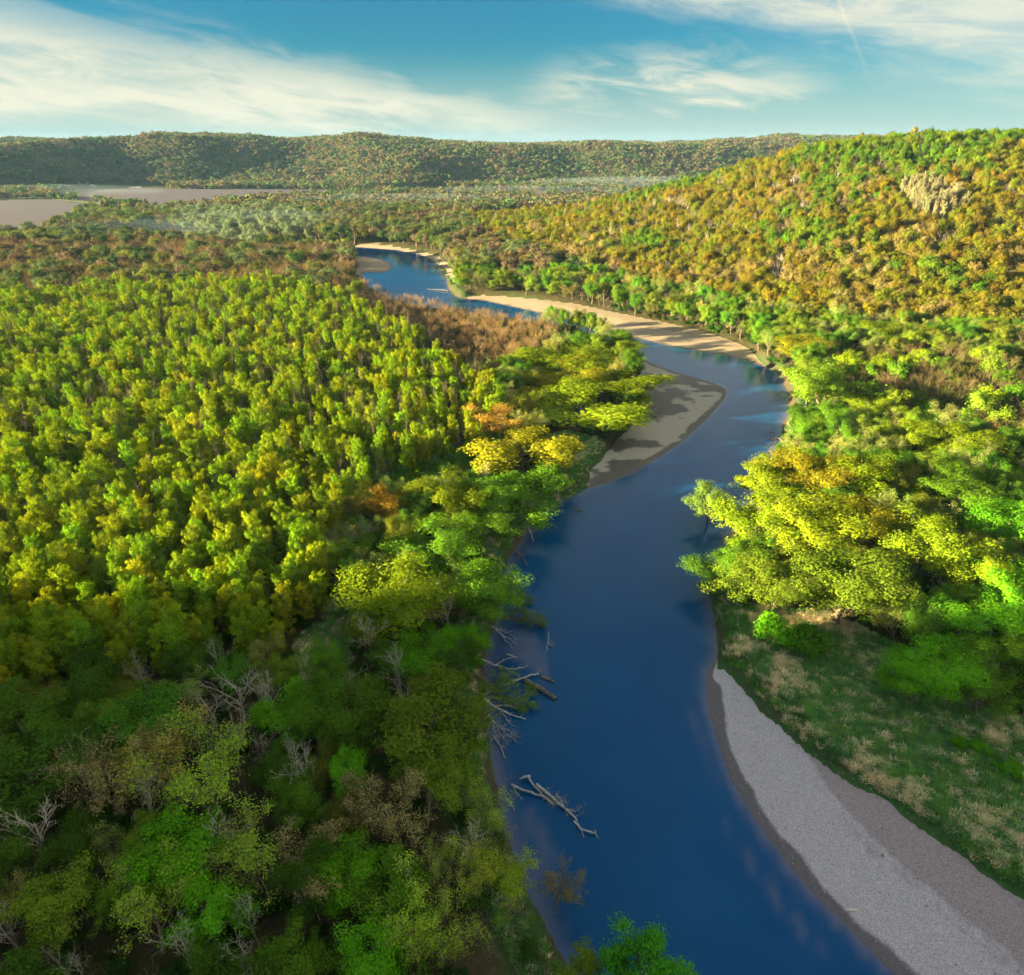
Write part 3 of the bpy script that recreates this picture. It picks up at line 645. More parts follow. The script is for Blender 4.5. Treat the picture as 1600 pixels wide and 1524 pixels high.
# name, mesh kind, crown centre in the photo (px), crown width in photo px, height m, colour, label
HAND = [
 ('maple_tree', 'broad', 612, 935, 150, 17, YGREEN, 'large yellow-green tree with sunlit top at the plantation edge left of river'),
 ('maple_tree', 'broad', 672, 1028, 95, 10, BRIGHT, 'bright green rounded tree on the left bank below the yellow-green giant'),
 ('maple_tree', 'broad', 728, 1005, 75, 9, BRIGHT, 'small bright green tree at the left bank edge above the fallen willow'),
 ('maple_tree', 'broad', 652, 1150, 165, 17, OLIVE, 'big olive green dome tree on the left bank beside the bleached fallen branch'),
 ('maple_tree', 'broad', 715, 1205, 110, 13, OLIVE, 'olive green tree leaning over the bank beside the big olive dome'),
 ('maple_tree', 'broad', 560, 1130, 110, 13, GREEN, 'green tree to the left of the big olive dome tree'),
 ('maple_tree', 'broad', 680, 860, 120, 14, GREEN, 'dark green rounded tree above the yellow-green giant on left bank'),
 ('maple_tree', 'broad', 755, 915, 105, 14, GREEN, 'green bank tree just above the leafy tree lying in the river'),
 ('maple_tree', 'broad', 752, 835, 90, 13, GREEN, 'round green tree behind the left bank at the river narrows'),
 ('maple_tree', 'broad', 705, 790, 110, 14, YGREEN, 'green tree with yellow sunlit crown behind the left bank trees'),
 ('maple_tree', 'broad', 612, 795, 62, 14, ORANGE, 'small tree with orange-gold sunlit crown near the bare pale trees'),
 ('willow_tree', 'willow', 815, 700, 135, 14, GOLD, 'golden spreading willow standing alone left of the grassy bank'),
 ('willow_tree', 'willow', 812, 775, 110, 10, GREEN, 'shaded green willow at the water edge below the golden willow'),
 ('willow_tree', 'willow', 915, 640, 130, 10, YGREEN, 'broad yellow willow mound nearest the grey sand bar'),
 ('willow_tree', 'willow', 965, 600, 110, 10, YGREEN, 'yellow willow mound overhanging the edge of the grey sand bar'),
 ('willow_tree', 'willow', 855, 612, 80, 9, GOLD, 'low golden willow with visible forked limbs among the willow mounds'),
 ('willow_tree', 'willow', 905, 562, 120, 10, YGREEN, 'wide yellow willow at the top of the willow group'),
 ('willow_tree', 'willow', 835, 568, 85, 9, YGREEN, 'yellow-green willow on the plantation side of the willow group'),
 ('willow_tree', 'willow', 968, 548, 60, 8, YGREEN, 'small yellow willow at the river end of the willow group'),
 ('willow_tree', 'willow', 890, 590, 90, 9, GOLD, 'golden willow in the middle of the willow group'),
 ('willow_tree', 'willow', 895, 535, 50, 7, GREEN, 'small green willow at the grassy tip behind the willow group'),
 ('budding_tree', 'budding', 775, 655, 85, 13, ORANGE, 'orange budding tree with open limbs at the plantation corner'),
 ('maple_tree', 'broad', 1292, 610, 108, 20, (0.10, 0.175, 0.012), 'tall bright yellow-green tree towering over the river bend'),
 ('maple_tree', 'broad', 1250, 545, 70, 13, GOLD, 'golden olive tree behind the tall bright tree at the bend'),
 ('maple_tree', 'broad', 1375, 520, 75, 14, YGREEN, 'yellow-green spreading tree at the foot of the hill slope'),
 ('maple_tree', 'broad', 1350, 640, 60, 12, YGREEN, 'small sunlit tree tucked beside the tall bright tree'),
 ('maple_tree', 'broad', 1112, 770, 62, 11, (0.10, 0.15, 0.03), 'pale green tree leaning out over the river on the right bank'),
 ('maple_tree', 'broad', 1195, 755, 100, 14, YGREEN, 'yellow-green bank tree next to the pale leaning tree'),
 ('maple_tree', 'broad', 1270, 735, 120, 16, GOLD, 'golden green tree at the top of the right bank grove'),
 ('maple_tree', 'broad', 1345, 745, 90, 15, YGREEN, 'sunlit yellow-green tree at the right end of the grove top'),
 ('maple_tree', 'broad', 1185, 815, 120, 15, YGREEN, 'yellow crowned tree on the river side of the right bank grove'),
 ('maple_tree', 'broad', 1275, 820, 135, 17, YGREEN, 'large yellow crowned tree in the centre of the right bank grove'),
 ('maple_tree', 'broad', 1365, 835, 120, 16, GOLD, 'golden crowned tree right of the grove centre'),
 ('maple_tree', 'broad', 1445, 850, 120, 17, YGREEN, 'tall yellow-green tree with pale limbs at the grove right side'),
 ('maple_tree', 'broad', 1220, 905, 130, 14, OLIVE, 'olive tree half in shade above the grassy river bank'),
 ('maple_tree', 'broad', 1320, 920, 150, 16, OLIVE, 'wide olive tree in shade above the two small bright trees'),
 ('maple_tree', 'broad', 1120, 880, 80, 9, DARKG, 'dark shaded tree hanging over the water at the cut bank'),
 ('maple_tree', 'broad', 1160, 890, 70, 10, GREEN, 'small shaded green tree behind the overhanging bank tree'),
 ('maple_tree', 'broad', 1435, 690, 85, 13, YGREEN, 'yellow-green tree in front of the brown thicket'),
 ('maple_tree', 'broad', 1490, 690, 95, 14, YGREEN, 'sunlit green tree beside the brown thicket on the right side'),
 ('maple_tree', 'broad', 1520, 770, 120, 14, GREEN, 'green spreading tree below the brown thicket'),
 ('maple_tree', 'broad', 1570, 830, 110, 15, BRIGHT, 'bright green tree at the right edge of the grove'),
 ('maple_tree', 'broad', 1520, 900, 110, 15, YGREEN, 'yellow-green tree behind the shaded bright green thicket'),
 ('maple_tree', 'broad', 1585, 930, 110, 14, BRIGHT, 'bright green tree cut by the right picture edge above the shrubs'),
 ('maple_tree', 'broad', 1520, 985, 130, 13, BRIGHT, 'vivid green tree above the rounded meadow shrubs'),
 ('maple_tree', 'broad', 1575, 1030, 110, 11, GREEN, 'shaded green tree right of the rounded meadow shrubs'),
 ('maple_tree', 'bush', 1214, 985, 56, 6, BRIGHT, 'small bright green tree in the grass, farther from the gravel bar'),
 ('maple_tree', 'bush', 1262, 1003, 56, 5.5, (0.07, 0.19, 0.01), 'small yellow-green tree in the grass beside the brighter one'),
 ('meadow_shrub', 'broad', 1420, 1056, 90, 9, BRIGHT, 'rounded bright green shrub on the meadow, river side of three'),
 ('meadow_shrub', 'broad', 1480, 1056, 104, 10, BRIGHT, 'rounded bright green shrub on the meadow, middle and tallest of three'),
 ('meadow_shrub', 'broad', 1538, 1082, 86, 8.5, (0.075, 0.15, 0.012), 'rounded olive shrub on the meadow, duller one of three'),
 ('budding_tree', 'dead', 1440, 975, 90, 9, TWIG_G, 'bare grey tree standing in the shade behind the meadow shrubs'),
 ('meadow_shrub', 'bush', 1497, 1158, 22, 2, BRIGHT, 'tiny bright green bush alone in the dry grass'),
 ('meadow_shrub', 'bush', 1530, 1165, 26, 2, BRIGHT, 'small bright green bush next to the tiny one in dry grass'),
 ('meadow_shrub', 'bush', 1582, 1200, 34, 2.4, BRIGHT, 'small bright green bush near the right edge of the meadow'),
 # lower left wood
 ('maple_tree', 'broad', 290, 1345, 120, 12, BRIGHT, 'vivid green tree among budding trees in the lower wood'),
 ('maple_tree', 'broad', 335, 1425, 110, 10, BRIGHT, 'vivid green low tree just below the other vivid green tree'),
 ('maple_tree', 'broad', 1000, 1492, 120, 13, (0.05, 0.19, 0.012), 'bright green tree standing out over the river at the bottom edge'),
 ('maple_tree', 'broad', 925, 1520, 80, 8, OLIVE, 'olive bush tree beside the bright tree at the bottom edge'),
 ('maple_tree', 'broad', 548, 1225, 52, 13, BRIGHT, 'slender vivid green tree beside the white dead tree'),
 ('maple_tree', 'broad', 455, 1120, 95, 11, BRIGHT, 'bright green tree above the white dead tree in lower wood'),
 ('maple_tree', 'broad', 225, 1125, 110, 12, (0.06, 0.16, 0.012), 'fresh green tree above the brown budding tree'),
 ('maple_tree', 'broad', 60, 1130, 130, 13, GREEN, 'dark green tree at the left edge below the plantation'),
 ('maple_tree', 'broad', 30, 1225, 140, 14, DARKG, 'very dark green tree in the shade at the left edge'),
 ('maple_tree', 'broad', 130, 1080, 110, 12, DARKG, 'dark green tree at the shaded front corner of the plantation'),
 ('maple_tree', 'broad', 570, 1500, 100, 9, BRIGHT, 'vivid green tree at the bottom edge below the olive budding trees'),
 ('maple_tree', 'broad', 600, 1400, 110, 11, GREEN, 'green tree between the budding trees near the lower bank'),
 ('maple_tree', 'broad', 530, 1370, 90, 11, BRIGHT, 'bright green tree behind the small snag in the lower wood'),
 ('maple_tree', 'broad', 445, 1510, 110, 11, GREEN, 'green tree at the bottom edge beside the white forked tree'),
 ('maple_tree', 'broad', 120, 1180, 90, 11, GREEN, 'mid green tree next to the brown budding tree'),
 ('budding_tree', 'budding', 335, 1225, 165, 16, OLIVE, 'wide olive budding tree with pale limbs in the lower wood'),
 ('budding_tree', 'budding', 165, 1215, 140, 16, BROWN, 'brown budding tree with long leaning limbs in lower left wood'),
 ('budding_tree', 'budding', 240, 1185, 110, 15, (0.11, 0.10, 0.02), 'brown olive budding tree between the brown and wide olive ones'),
 ('budding_tree', 'budding', 400, 1345, 130, 13, (0.10, 0.14, 0.012), 'yellow-green budding tree above the white forked tree'),
 ('budding_tree', 'budding', 235, 1430, 120, 13, OLIVE, 'olive budding tree left of the vivid green trees'),
 ('budding_tree', 'budding', 620, 1260, 130, 15, BROWN, 'brown budding tree below the big olive dome tree'),
 ('budding_tree', 'budding', 745, 1372, 70, 11, (0.12, 0.14, 0.012), 'yellow-green budding tree with orange trunk on the lower bank'),
 ('budding_tree', 'budding', 805, 1385, 80, 10, YGREEN, 'yellowish budding tree at the lower water edge'),
 ('budding_tree', 'budding', 868, 1372, 60, 8, BROWN, 'thin sparse budding tree leaning over the submerged sand'),
 ('budding_tree', 'budding', 690, 1460, 120, 12, OLIVE, 'olive budding tree near the bottom of the left bank'),
 ('budding_tree', 'budding', 630, 1440, 100, 12, OLIVE, 'olive budding tree beside its twin near the bottom of the bank'),
 ('budding_tree', 'budding', 500, 1330, 110, 12, BROWN, 'brown budding tree with dim limbs right of the yellow-green one'),
 ('budding_tree', 'budding', 740, 1255, 70, 9, OLIVE, 'small budding tree on the bank edge above the grassy cut'),
 ('dead_tree', 'dead', 490, 1215, 95, 14, TWIG_P, 'white dead tree with curving branches in the lower wood'),
 ('dead_tree', 'dead', 370, 1095, 110, 13, TWIG_P, 'pale leafless twin-stemmed tree at the front of the plantation'),
 ('dead_tree', 'dead', 330, 1110, 90, 12, TWIG_G, 'grey leafless tree next to the pale twin-stemmed one'),
 ('dead_tree', 'dead', 392, 1430, 80, 13, TWIG_P, 'white forked leafless tree near the bottom edge'),
 ('dead_tree', 'dead', 495, 1415, 60, 10, TWIG_P, 'small pale leafless tree right of the white forked tree'),
 ('dead_tree', 'dead', 60, 1315, 120, 14, TWIG_P, 'pale leafless tree in the dark left corner of the wood'),
 ('dead_tree', 'dead', 15, 1450, 110, 13, TWIG_P, 'pale leafless tree cut by the left picture edge'),
 ('dead_tree', 'dead', 130, 1500, 80, 8, TWIG_P, 'low pale leafless tree at the dark bottom left'),
 ('dead_tree', 'dead', 665, 1255, 50, 10, TWIG_P, 'white broken snag on the bank below the big olive dome'),
 ('dead_tree', 'dead', 455, 1195, 45, 13, TWIG_P, 'thin white leafless stem beside the white dead tree'),
 ('dead_tree', 'dead', 565, 840, 80, 12, TWIG_G, 'grey leafless tree group above the yellow-green giant'),
 ('dead_tree', 'dead', 757, 745, 36, 11, TWIG_P, 'pale forked leafless tree left of the golden willow'),
 ('dead_tree', 'dead', 540, 1055, 80, 5, TWIG_P, 'low pale grey twiggy tree in the small clearing'),
]
NAMES_CAT = {'maple_tree': 'tree', 'willow_tree': 'tree', 'budding_tree': 'tree', 'meadow_shrub': 'shrub', 'dead_tree': 'dead tree'}
hand_xy = []
for i, (nm, kd, px, py, wpx, H, tint, lab) in enumerate(HAND):
    cz = 3.0 + H * (0.62 if kd != 'dead' else 0.55)
    p = at(px, py, cz); dep = proj(p)[2]; W = wpx * float(dep) / FPX * (0.62 if kd == 'dead' else 1.28 if kd == 'willow' else 1.0)
    z = float(terrain(np.array([p[0]]), np.array([p[1]]))[0]); z = max(z, 0.2)
    tint = tuple(np.array(tint) * TREE_RNG.uniform(0.82, 1.15) * TREE_RNG.uniform(0.95, 1.05, 3))
    add_tree(nm, kd, i * 7 + 1, p[0], p[1], z, W, H, tint, lab, NAMES_CAT[nm])
    hand_xy.append((p[0], p[1], W))
hand_xy = np.array(hand_xy)

# ------------------------------------------------------------------ the woods
PLANT = smooth_closed(poly([(-160, 462), (0, 458), (250, 443), (450, 437), (535, 462), (640, 512), (720, 562), (795, 622), (800, 670), (720, 690), (640, 720), (560, 760), (530, 810), (515, 880), (520, 950),
                            (470, 985), (400, 1005), (250, 1030), (100, 1060), (0, 1070), (-200, 1090)], 11.0), 1)
BARE_L = poly([(-160, 388), (300, 378), (520, 392), (560, 430), (540, 468), (450, 446), (250, 452), (-160, 470)], 8.0)
BARE_R = poly([(548, 432), (600, 448), (700, 470), (855, 495), (868, 540), (830, 580), (770, 592), (700, 572), (640, 526), (560, 486)], 6.0)
BROWN_R = poly([(1290, 548), (1600, 555), (1800, 580), (1800, 700), (1560, 690), (1420, 650), (1340, 640), (1290, 600)], 8.0)
THICKET = poly([(560, 730), (640, 720), (780, 680), (800, 800), (700, 780), (640, 775), (540, 810)], 6.0)
PALE_W = poly([(275, 330), (400, 318), (505, 345), (500, 372), (400, 384), (290, 378)], 8.0)

def jitter(x0, x1, y0, y1, s, seed, rot=0.0, jit=0.42):
    r = np.random.default_rng(seed); nx, ny = int((x1 - x0) / s) + 1, int((y1 - y0) / s) + 1
    X, Y = np.meshgrid(np.arange(nx) * s, np.arange(ny) * s); X = X + (np.arange(ny)[:, None] % 2) * s * 0.5
    P = np.stack([X.ravel() + x0, Y.ravel() + y0], 1) + r.uniform(-jit, jit, (nx * ny, 2)) * s
    if rot:
        c = np.array([(x0 + x1) / 2, (y0 + y1) / 2]); P = (P - c) @ np.array([[math.cos(rot), math.sin(rot)], [-math.sin(rot), math.cos(rot)]]) + c
    return P
def in_view(P, H=12.0, ml=260, mr=160, mb=220):
    px, py, dep = proj(np.concatenate([P, np.full((len(P), 1), H)], 1)); px2, py2, _ = proj(np.concatenate([P, np.zeros((len(P), 1))], 1))
    return (dep > 5) & (px > -ml) & (px < 1600 + mr) & (py < 1524 + mb)
def off_hand(P, k):
    ok = np.ones(len(P), bool)
    for hx, hy, hw in hand_xy: ok &= ((P[:, 0] - hx) ** 2 + (P[:, 1] - hy) ** 2) > (hw * k) ** 2
    return ok
def clear_ground(P):
    ok = np.ones(len(P), bool)
    for Q in [MEADOW] + CLEARINGS + [BAR_NEAR, BAR_MID, BAR_FAR, BAR_SMALL, BAR_BEND] + FIELD_P: ok &= ~inside(P, Q)
    return ok
def mixc(r, cols, wts, n, v=0.18):
    c = np.array(cols)[r.choice(len(cols), n, p=np.array(wts) / sum(wts))]
    return np.clip(c * r.uniform(1 - v, 1 + v, (n, 1)) * r.uniform(0.93, 1.07, (n, 3)), 0.004, 0.9)
def recs_of(P, z, r, W, H, tints):
    n = len(P); k = r.integers(0, 60, n); s = r.uniform(0.78, 1.22, n)
    return [((P[i, 0], P[i, 1], z[i] - 0.15), W * s[i], H * s[i] * r.uniform(0.9, 1.12), int(k[i]), tints[i]) for i in range(n)]
LANDMARK = []
def settle(name, kind, recs, limit, label, cat, group, mass_name, mass_label):
    """the largest in view stand as trees of their own, the rest as one mass"""
    if not recs: return
    P = np.array([r[0] for r in recs]); H = np.array([r[2] for r in recs])
    px, py, dep = proj(P + np.stack([0 * H, 0 * H, H * 0.7], 1))
    seen = (px > 0) & (px < 1600) & (py > 0) & (py < 1524) & (dep > 5)
    size = np.where(seen, H / np.maximum(dep, 1), -1); order = np.argsort(-size); first = set(order[:limit][size[order[:limit]] > 0].tolist())
    order_ = sorted(first, key=lambda i: min((px[i] - a) ** 2 + (py[i] - b) ** 2 for a, b, _ in LANDMARK)) if callable(label) else sorted(first)
    for i in order_:
        (x, y, z), W, h, v, tint = recs[i]; add_tree(name, kind, v, x, y, z + 0.15, W, h, tint, label(px[i], py[i], tint) if callable(label) else label, cat, group)
    rest = [r for i, r in enumerate(recs) if i not in first]
    if rest: scatter(mass_name, kind, rest, mass_label)

wr = np.random.default_rng(5)
# the plantation, in jittered rows
P = jitter(-800, 240, -160, 870, 3.9, 1, 0.5, 0.24); P = P[inside(P, PLANT)]; P = P[in_view(P)]
P = P[(sdf(P, RIVER) > 6) & off_hand(P, 0.42)]; P = P[clear_ground(P)]
pr = recs_of(P, terrain(P[:, 0], P[:, 1]), wr, 3.7, 13.0, mixc(wr, [(0.142, 0.190, 0.005), (0.105, 0.178, 0.006), (0.168, 0.192, 0.005)], [5, 4, 2], len(P)))
settle('cottonwood_tree', 'column', pr, 300, 'slender young cottonwood in the dense plantation on the left bank', 'tree', 'plantation cottonwoods', 'cottonwood_plantation', 'dense yellow-green cottonwood plantation reaching back from the left bank')

# thicket at the plantation's river side
P = jitter(-120, 60, 120, 330, 4.2, 2); P = P[inside(P, THICKET)]; P = P[(sdf(P, RIVER) > 4) & off_hand(P, 0.3)]
tr_ = recs_of(P, terrain(P[:, 0], P[:, 1]), wr, 4.6, 6.0, mixc(wr, [GREEN, (0.06, 0.13, 0.02)], [2, 1], len(P)))
settle('thicket_shrub', 'bush', tr_, 300, 'dark green shrub of the low thicket beside the plantation', 'shrub', 'thicket beside the plantation', 'shrub_thicket', 'low dark green thicket beside the plantation')

# leafless brown stands
P1 = jitter(-700, 60, 380, 900, 5.5, 3); P1 = P1[inside(P1, BARE_L) & in_view(P1)]; P1 = P1[~inside(P1, PLANT) & (sdf(P1, RIVER) > 5)]
P1 = P1[fbm(P1[:, 0] / 60, P1[:, 1] / 60, 3, 2) > 0.36]
P2 = jitter(-220, 80, 270, 720, 5.4, 4); P2 = P2[inside(P2, BARE_R)]; P2 = P2[(sdf(P2, RIVER) > 8) & ~inside(P2, PLANT) & off_hand(P2, 0.3)]
P3 = jitter(80, 420, 180, 420, 7.2, 5); P3 = P3[inside(P3, BROWN_R) & in_view(P3)]; P3 = P3[(sdf(P3, RIVER) > 6) & off_hand(P3, 0.4)]
b2 = recs_of(P2, terrain(P2[:, 0], P2[:, 1]), wr, 5.5, 8.0, mixc(wr, [(0.19, 0.125, 0.055), (0.15, 0.10, 0.05)], [2, 1], len(P2)))
pick3 = wr.uniform(size=len(P3)) < 0.26; P3L, P3 = P3[pick3], P3[~pick3]
b3l = recs_of(P3L, terrain(P3L[:, 0], P3L[:, 1]), wr, 7.5, 10.5, mixc(wr, [GREEN, YGREEN, OLIVE], [2, 1, 2], len(P3L)))
settle('bottomland_tree', 'round', b3l, 300, 'leafy green tree among the leafless bottomland trees below the hill', 'tree', 'leafy bottomland trees below the hill', 'bottomland_wood', 'leafy trees of the bottomland')
b3 = recs_of(P3, terrain(P3[:, 0], P3[:, 1]), wr, 7.2, 10.0, mixc(wr, [(0.115, 0.082, 0.036), (0.10, 0.08, 0.03), (0.10, 0.105, 0.025)], [3, 2, 2], len(P3)))
b1 = recs_of(P1, terrain(P1[:, 0], P1[:, 1]), wr, 7.0, 11.0, mixc(wr, [BROWN, (0.16, 0.10, 0.05), (0.10, 0.09, 0.04)], [3, 2, 1], len(P1)))
settle('leafless_tree', 'bare', b2, 140, 'leafless brown tree in the stand between plantation and upper river', 'tree', 'leafless stand by the upper river', 'leafless_stand', 'leafless brown stand between the plantation and the upper river')
settle('leafless_tree', 'bare', b3, 130, 'reddish brown leafless tree in the bottomland below the hill', 'tree', 'leafless bottomland trees below the hill', 'leafless_bottomland', 'leafless brown bottomland wood below the hill')
settle('leafless_tree', 'bare', b1, 60, 'leafless brown tree in the band behind the plantation', 'tree', 'leafless band behind the plantation', 'leafless_band', 'leafless brown band of trees behind the plantation')
occupied = [PLANT, BARE_R, BROWN_R, THICKET]

# the hill on the right
P = jitter(-140, 1100, 300, 1000, 5.6, 6); hz = hill_z(P[:, 0], P[:, 1]); P = P[(hz > 3) & in_view(P, 60, 60, 160)]
P = P[(sdf(P, RIVER) > 7) & off_hand(P, 0.45)]; P = P[clear_ground(P)]
for Q in occupied: P = P[~inside(P, Q)]
P = P[P[:, 1] < np.interp(P[:, 0], CX, C_Y) + 70]
hz = hill_z(P[:, 0], P[:, 1]); zt = terrain(P[:, 0], P[:, 1]); n = len(P)
px, py, dep = proj(np.stack([P[:, 0], P[:, 1], zt + 7], 1))
ASPEN = np.array([(1408, 292), (1440, 288), (1490, 300), (1508, 325), (1480, 345), (1440, 338), (1415, 318)], float)
asp = inside(np.stack([px, py], 1), ASPEN)
greenish = sst(fbm(P[:, 0] / 90, P[:, 1] / 90, 61, 3) + 0.30 * sst(hz, 55, 95) + 0.15 * sst(P[:, 0], 330, 500), 0.45, 0.85)
tan_z = sst(fbm(P[:, 0] / 70, P[:, 1] / 70, 67, 2), 0.45, 0.7) * (1 - sst(hz, 40, 80))
warm = mixc(wr, [(0.118, 0.104, 0.008), (0.094, 0.094, 0.007), (0.108, 0.082, 0.010), (0.085, 0.102, 0.008)], [4, 3, 2, 3], n)
grn = mixc(wr, [(0.055, 0.115, 0.008), (0.075, 0.11, 0.008), (0.04, 0.08, 0.008)], [2, 3, 2], n)
u = 0.55 * wr.uniform(size=n) + 0.45 * np.clip((fbm(P[:, 0] / 22, P[:, 1] / 22, 63, 2) - 0.2) / 0.6, 0, 1); tint = np.where((u < 0.06 + 0.80 * greenish)[:, None], grn, warm)
tint = np.where(((wr.uniform(size=n) < 0.55 * tan_z) & (u > 0.1))[:, None], mixc(wr, [(0.145, 0.118, 0.042), (0.135, 0.108, 0.025)], [1, 1], n), tint)
isgreen = tint[:, 1] > tint[:, 0]
sparse = (~isgreen) & (wr.uniform(size=n) < 0.6)
rr_ = recs_of(P, zt, wr, 7.8, 12.0, tint)
hl_round = [r for r, s_, a_ in zip(rr_, sparse, asp) if not s_ and not a_]; hl_sp = [r for r, s_, a_ in zip(rr_, sparse, asp) if s_ and not a_]
settle('hillside_tree', 'round', hl_round, 170, 'leafy green or gold tree on the wooded hillside beyond the river', 'tree', 'leafy hillside trees', 'hillside_wood', 'leafy wood in spring greens and golds covering the hill')
settle('hillside_oak', 'sparse', hl_sp, 130, 'half-leafed golden brown oak with pale limbs on the hillside', 'tree', 'half-leafed hillside oaks', 'hillside_oak_wood', 'half-leafed golden brown oak wood covering the hill')
PA = P[asp]; PA = np.concatenate([PA, PA + wr.uniform(-4, 4, PA.shape)]); ar = recs_of(PA, terrain(PA[:, 0], PA[:, 1]), wr, 3.2, 15.0, mixc(wr, [(0.18, 0.17, 0.095)], [1], len(PA), 0.1))
settle('aspen_tree', 'column', ar, 300, 'pale cream aspen in the small stand high on the hill', 'tree', 'pale aspens on the hill', 'aspen_stand', 'pale aspens on the hill')

# floodplain woods: right bank, left bank, valley beyond
P = jitter(-700, 700, 10, 560, 6.7, 8); P = P[in_view(P) & (sdf(P, RIVER) > 4.5) & off_hand(P, 0.46)]; P = P[clear_ground(P) & (hill_z(P[:, 0], P[:, 1]) <= 3) & (shade_z(P[:, 0], P[:, 1]) < 2)]
for Q in occupied + [BARE_L]: P = P[~inside(P, Q)]
n = len(P); zt = terrain(P[:, 0], P[:, 1]); right = P[:, 0] > 20 + 0.12 * P[:, 1]
lit = P[:, 1] > 330
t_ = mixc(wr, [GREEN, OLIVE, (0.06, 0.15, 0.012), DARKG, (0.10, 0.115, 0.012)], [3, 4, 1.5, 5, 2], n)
fr = recs_of(P, zt, wr, 8.0, 10.5, t_); u = wr.uniform(size=n)
dd_ = np.array([(r[0][1] < 135) and (r[0][0] < 0) for r in fr]) & (wr.uniform(size=n) < 0.3)
fl_d = [(r[0], r[1] * 0.62, r[2] * 1.15, r[3], np.array(TWIG_P) * wr.uniform(0.6, 1.0)) for r, q in zip(fr, dd_) if q]
u = np.where(dd_, 2.0, u)
fl_b = [r for r, q in zip(fr, u) if q < 0.72]; fl_s = [(r[0], r[1] * 1.05, r[2] * 1.05, r[3], (0.5 * np.array(r[4]) + 0.5 * np.array(BROWN))) for r, q in zip(fr, u) if 0.72 <= q < 1.5]
LANDMARK = [(612, 935, 'the large yellow-green tree'), (672, 1028, 'the bright green bank tree'), (652, 1150, 'the big olive dome tree'), (815, 700, 'the golden willow'), (915, 620, 'the yellow willow mounds'),
            (290, 1380, 'the vivid green trees'), (1000, 1492, 'the bright tree at the bottom edge'), (335, 1225, 'the wide olive budding tree'), (165, 1215, 'the brown budding tree'), (490, 1215, 'the white dead tree'),
            (370, 1095, 'the pale twin-stemmed tree'), (392, 1430, 'the white forked tree'), (60, 1315, 'the leafless tree in the dark corner'), (745, 1372, 'the orange-trunked bank tree'), (540, 1055, 'the small clearing'),
            (1292, 610, 'the tall bright tree at the bend'), (1275, 820, 'the sunlit right bank grove'), (1112, 770, 'the pale leaning bank tree'), (1240, 995, 'the two small meadow trees'), (1480, 1062, 'the rounded meadow shrubs'),
            (1450, 600, 'the brown bottomland thicket'), (1375, 520, 'the spreading tree at the hill foot'), (1000, 500, 'the long sandy shore'), (1520, 770, 'the green trees below the brown thicket'), (700, 520, 'the leafless riverside stand'),
            (680, 700, 'the low thicket'), (1440, 975, 'the bare grey tree'), (690, 1450, 'the twin olive budding trees'), (580, 410, 'the small sand spit')]
_said = {}
ORD = ['', 'second ', 'third ', 'fourth ', 'fifth ', 'sixth ', 'seventh ', 'eighth ', 'ninth ', 'tenth ']
def woodland_label(px, py, tint, what):
    d = [(px - a) ** 2 + (py - b) ** 2 for a, b, _ in LANDMARK]; a, b, nm = LANDMARK[int(np.argmin(d))]
    dx, dy = px - a, py - b
    side = ('right of' if dx > 0 else 'left of') if abs(dx) > abs(dy) else ('below' if dy > 0 else 'above')
    r, g, _ = tint
    col = 'thin' if 'pale' in what else 'brownish' if r > g * 1.05 else 'yellow-green' if r > g * 0.72 and g > 0.13 else 'olive' if r > g * 0.62 else 'dark green' if g < 0.10 else 'fresh green' if g > 0.14 else 'green'
    key = (what, col, side, nm); _said[key] = _said.get(key, 0) + 1; k = _said[key]
    o_ = ORD[k - 1] if k <= len(ORD) else '%dth ' % k
    return '%s%s %s %s %s' % (o_, col, what, side, nm) if k > 1 else '%s %s closest %s %s' % (col, what, side, nm)
settle('floodplain_tree', 'broad', fl_b, 280, lambda px, py, t_: woodland_label(px, py, t_, 'leafy tree'), 'tree', 'floodplain trees', 'floodplain_wood', 'green floodplain wood farther along the river')
settle('dead_tree', 'dead', fl_d, 120, lambda px, py, t_: woodland_label(px, py, (0.2, 0.1, 0.1), 'leafless pale tree'), 'dead tree', 'leafless trees of the lower wood', 'leafless_wood', 'pale leafless trees of the lower wood')
settle('floodplain_tree', 'budding', fl_s, 120, lambda px, py, t_: woodland_label(px, py, t_, 'half-bare tree'), 'tree', 'budding floodplain trees', 'budding_wood', 'half-bare budding wood farther along the river')

P = jitter(-1500, 1500, 480, 1150, 8.6, 9); P = P[in_view(P, 12, 120, 80)]; P = P[(P[:, 1] > 560) | inside(P, BARE_L)]
P = P[(sdf(P, RIVER) > 6) & (hill_z(P[:, 0], P[:, 1]) <= 3)]; P = P[clear_ground(P)]
for Q in occupied: P = P[~inside(P, Q)]
n = len(P); bl = inside(P, BARE_L); P = P[~bl | (wr.uniform(size=n) < 0.3)]; n = len(P); pw = inside(P, PALE_W)
dens = fbm(P[:, 0] / 80, P[:, 1] / 80, 81, 3)
t_ = mixc(wr, [(0.065, 0.09, 0.025), (0.07, 0.095, 0.04), (0.09, 0.10, 0.02), (0.095, 0.075, 0.045), (0.045, 0.075, 0.02)], [3, 3, 3, 2, 2], n)
t_ = np.where((sst(dens, 0.5, 0.6) * (wr.uniform(size=n)) > 0.5)[:, None], mixc(wr, [(0.105, 0.08, 0.042), (0.09, 0.075, 0.03)], [1, 1], n), t_)
t_ = np.where(pw[:, None], mixc(wr, [(0.105, 0.135, 0.07)], [1], n, 0.1), t_)
vr = recs_of(P, terrain(P[:, 0], P[:, 1]), wr, 11.0, 13.0, t_)
settle('valley_tree', 'round', vr, 300, 'hazy green or olive tree in the valley wood beyond the bend', 'tree', 'valley trees beyond the bend', 'valley_wood', 'hazy mixed wood filling the valley floor beyond the bend')

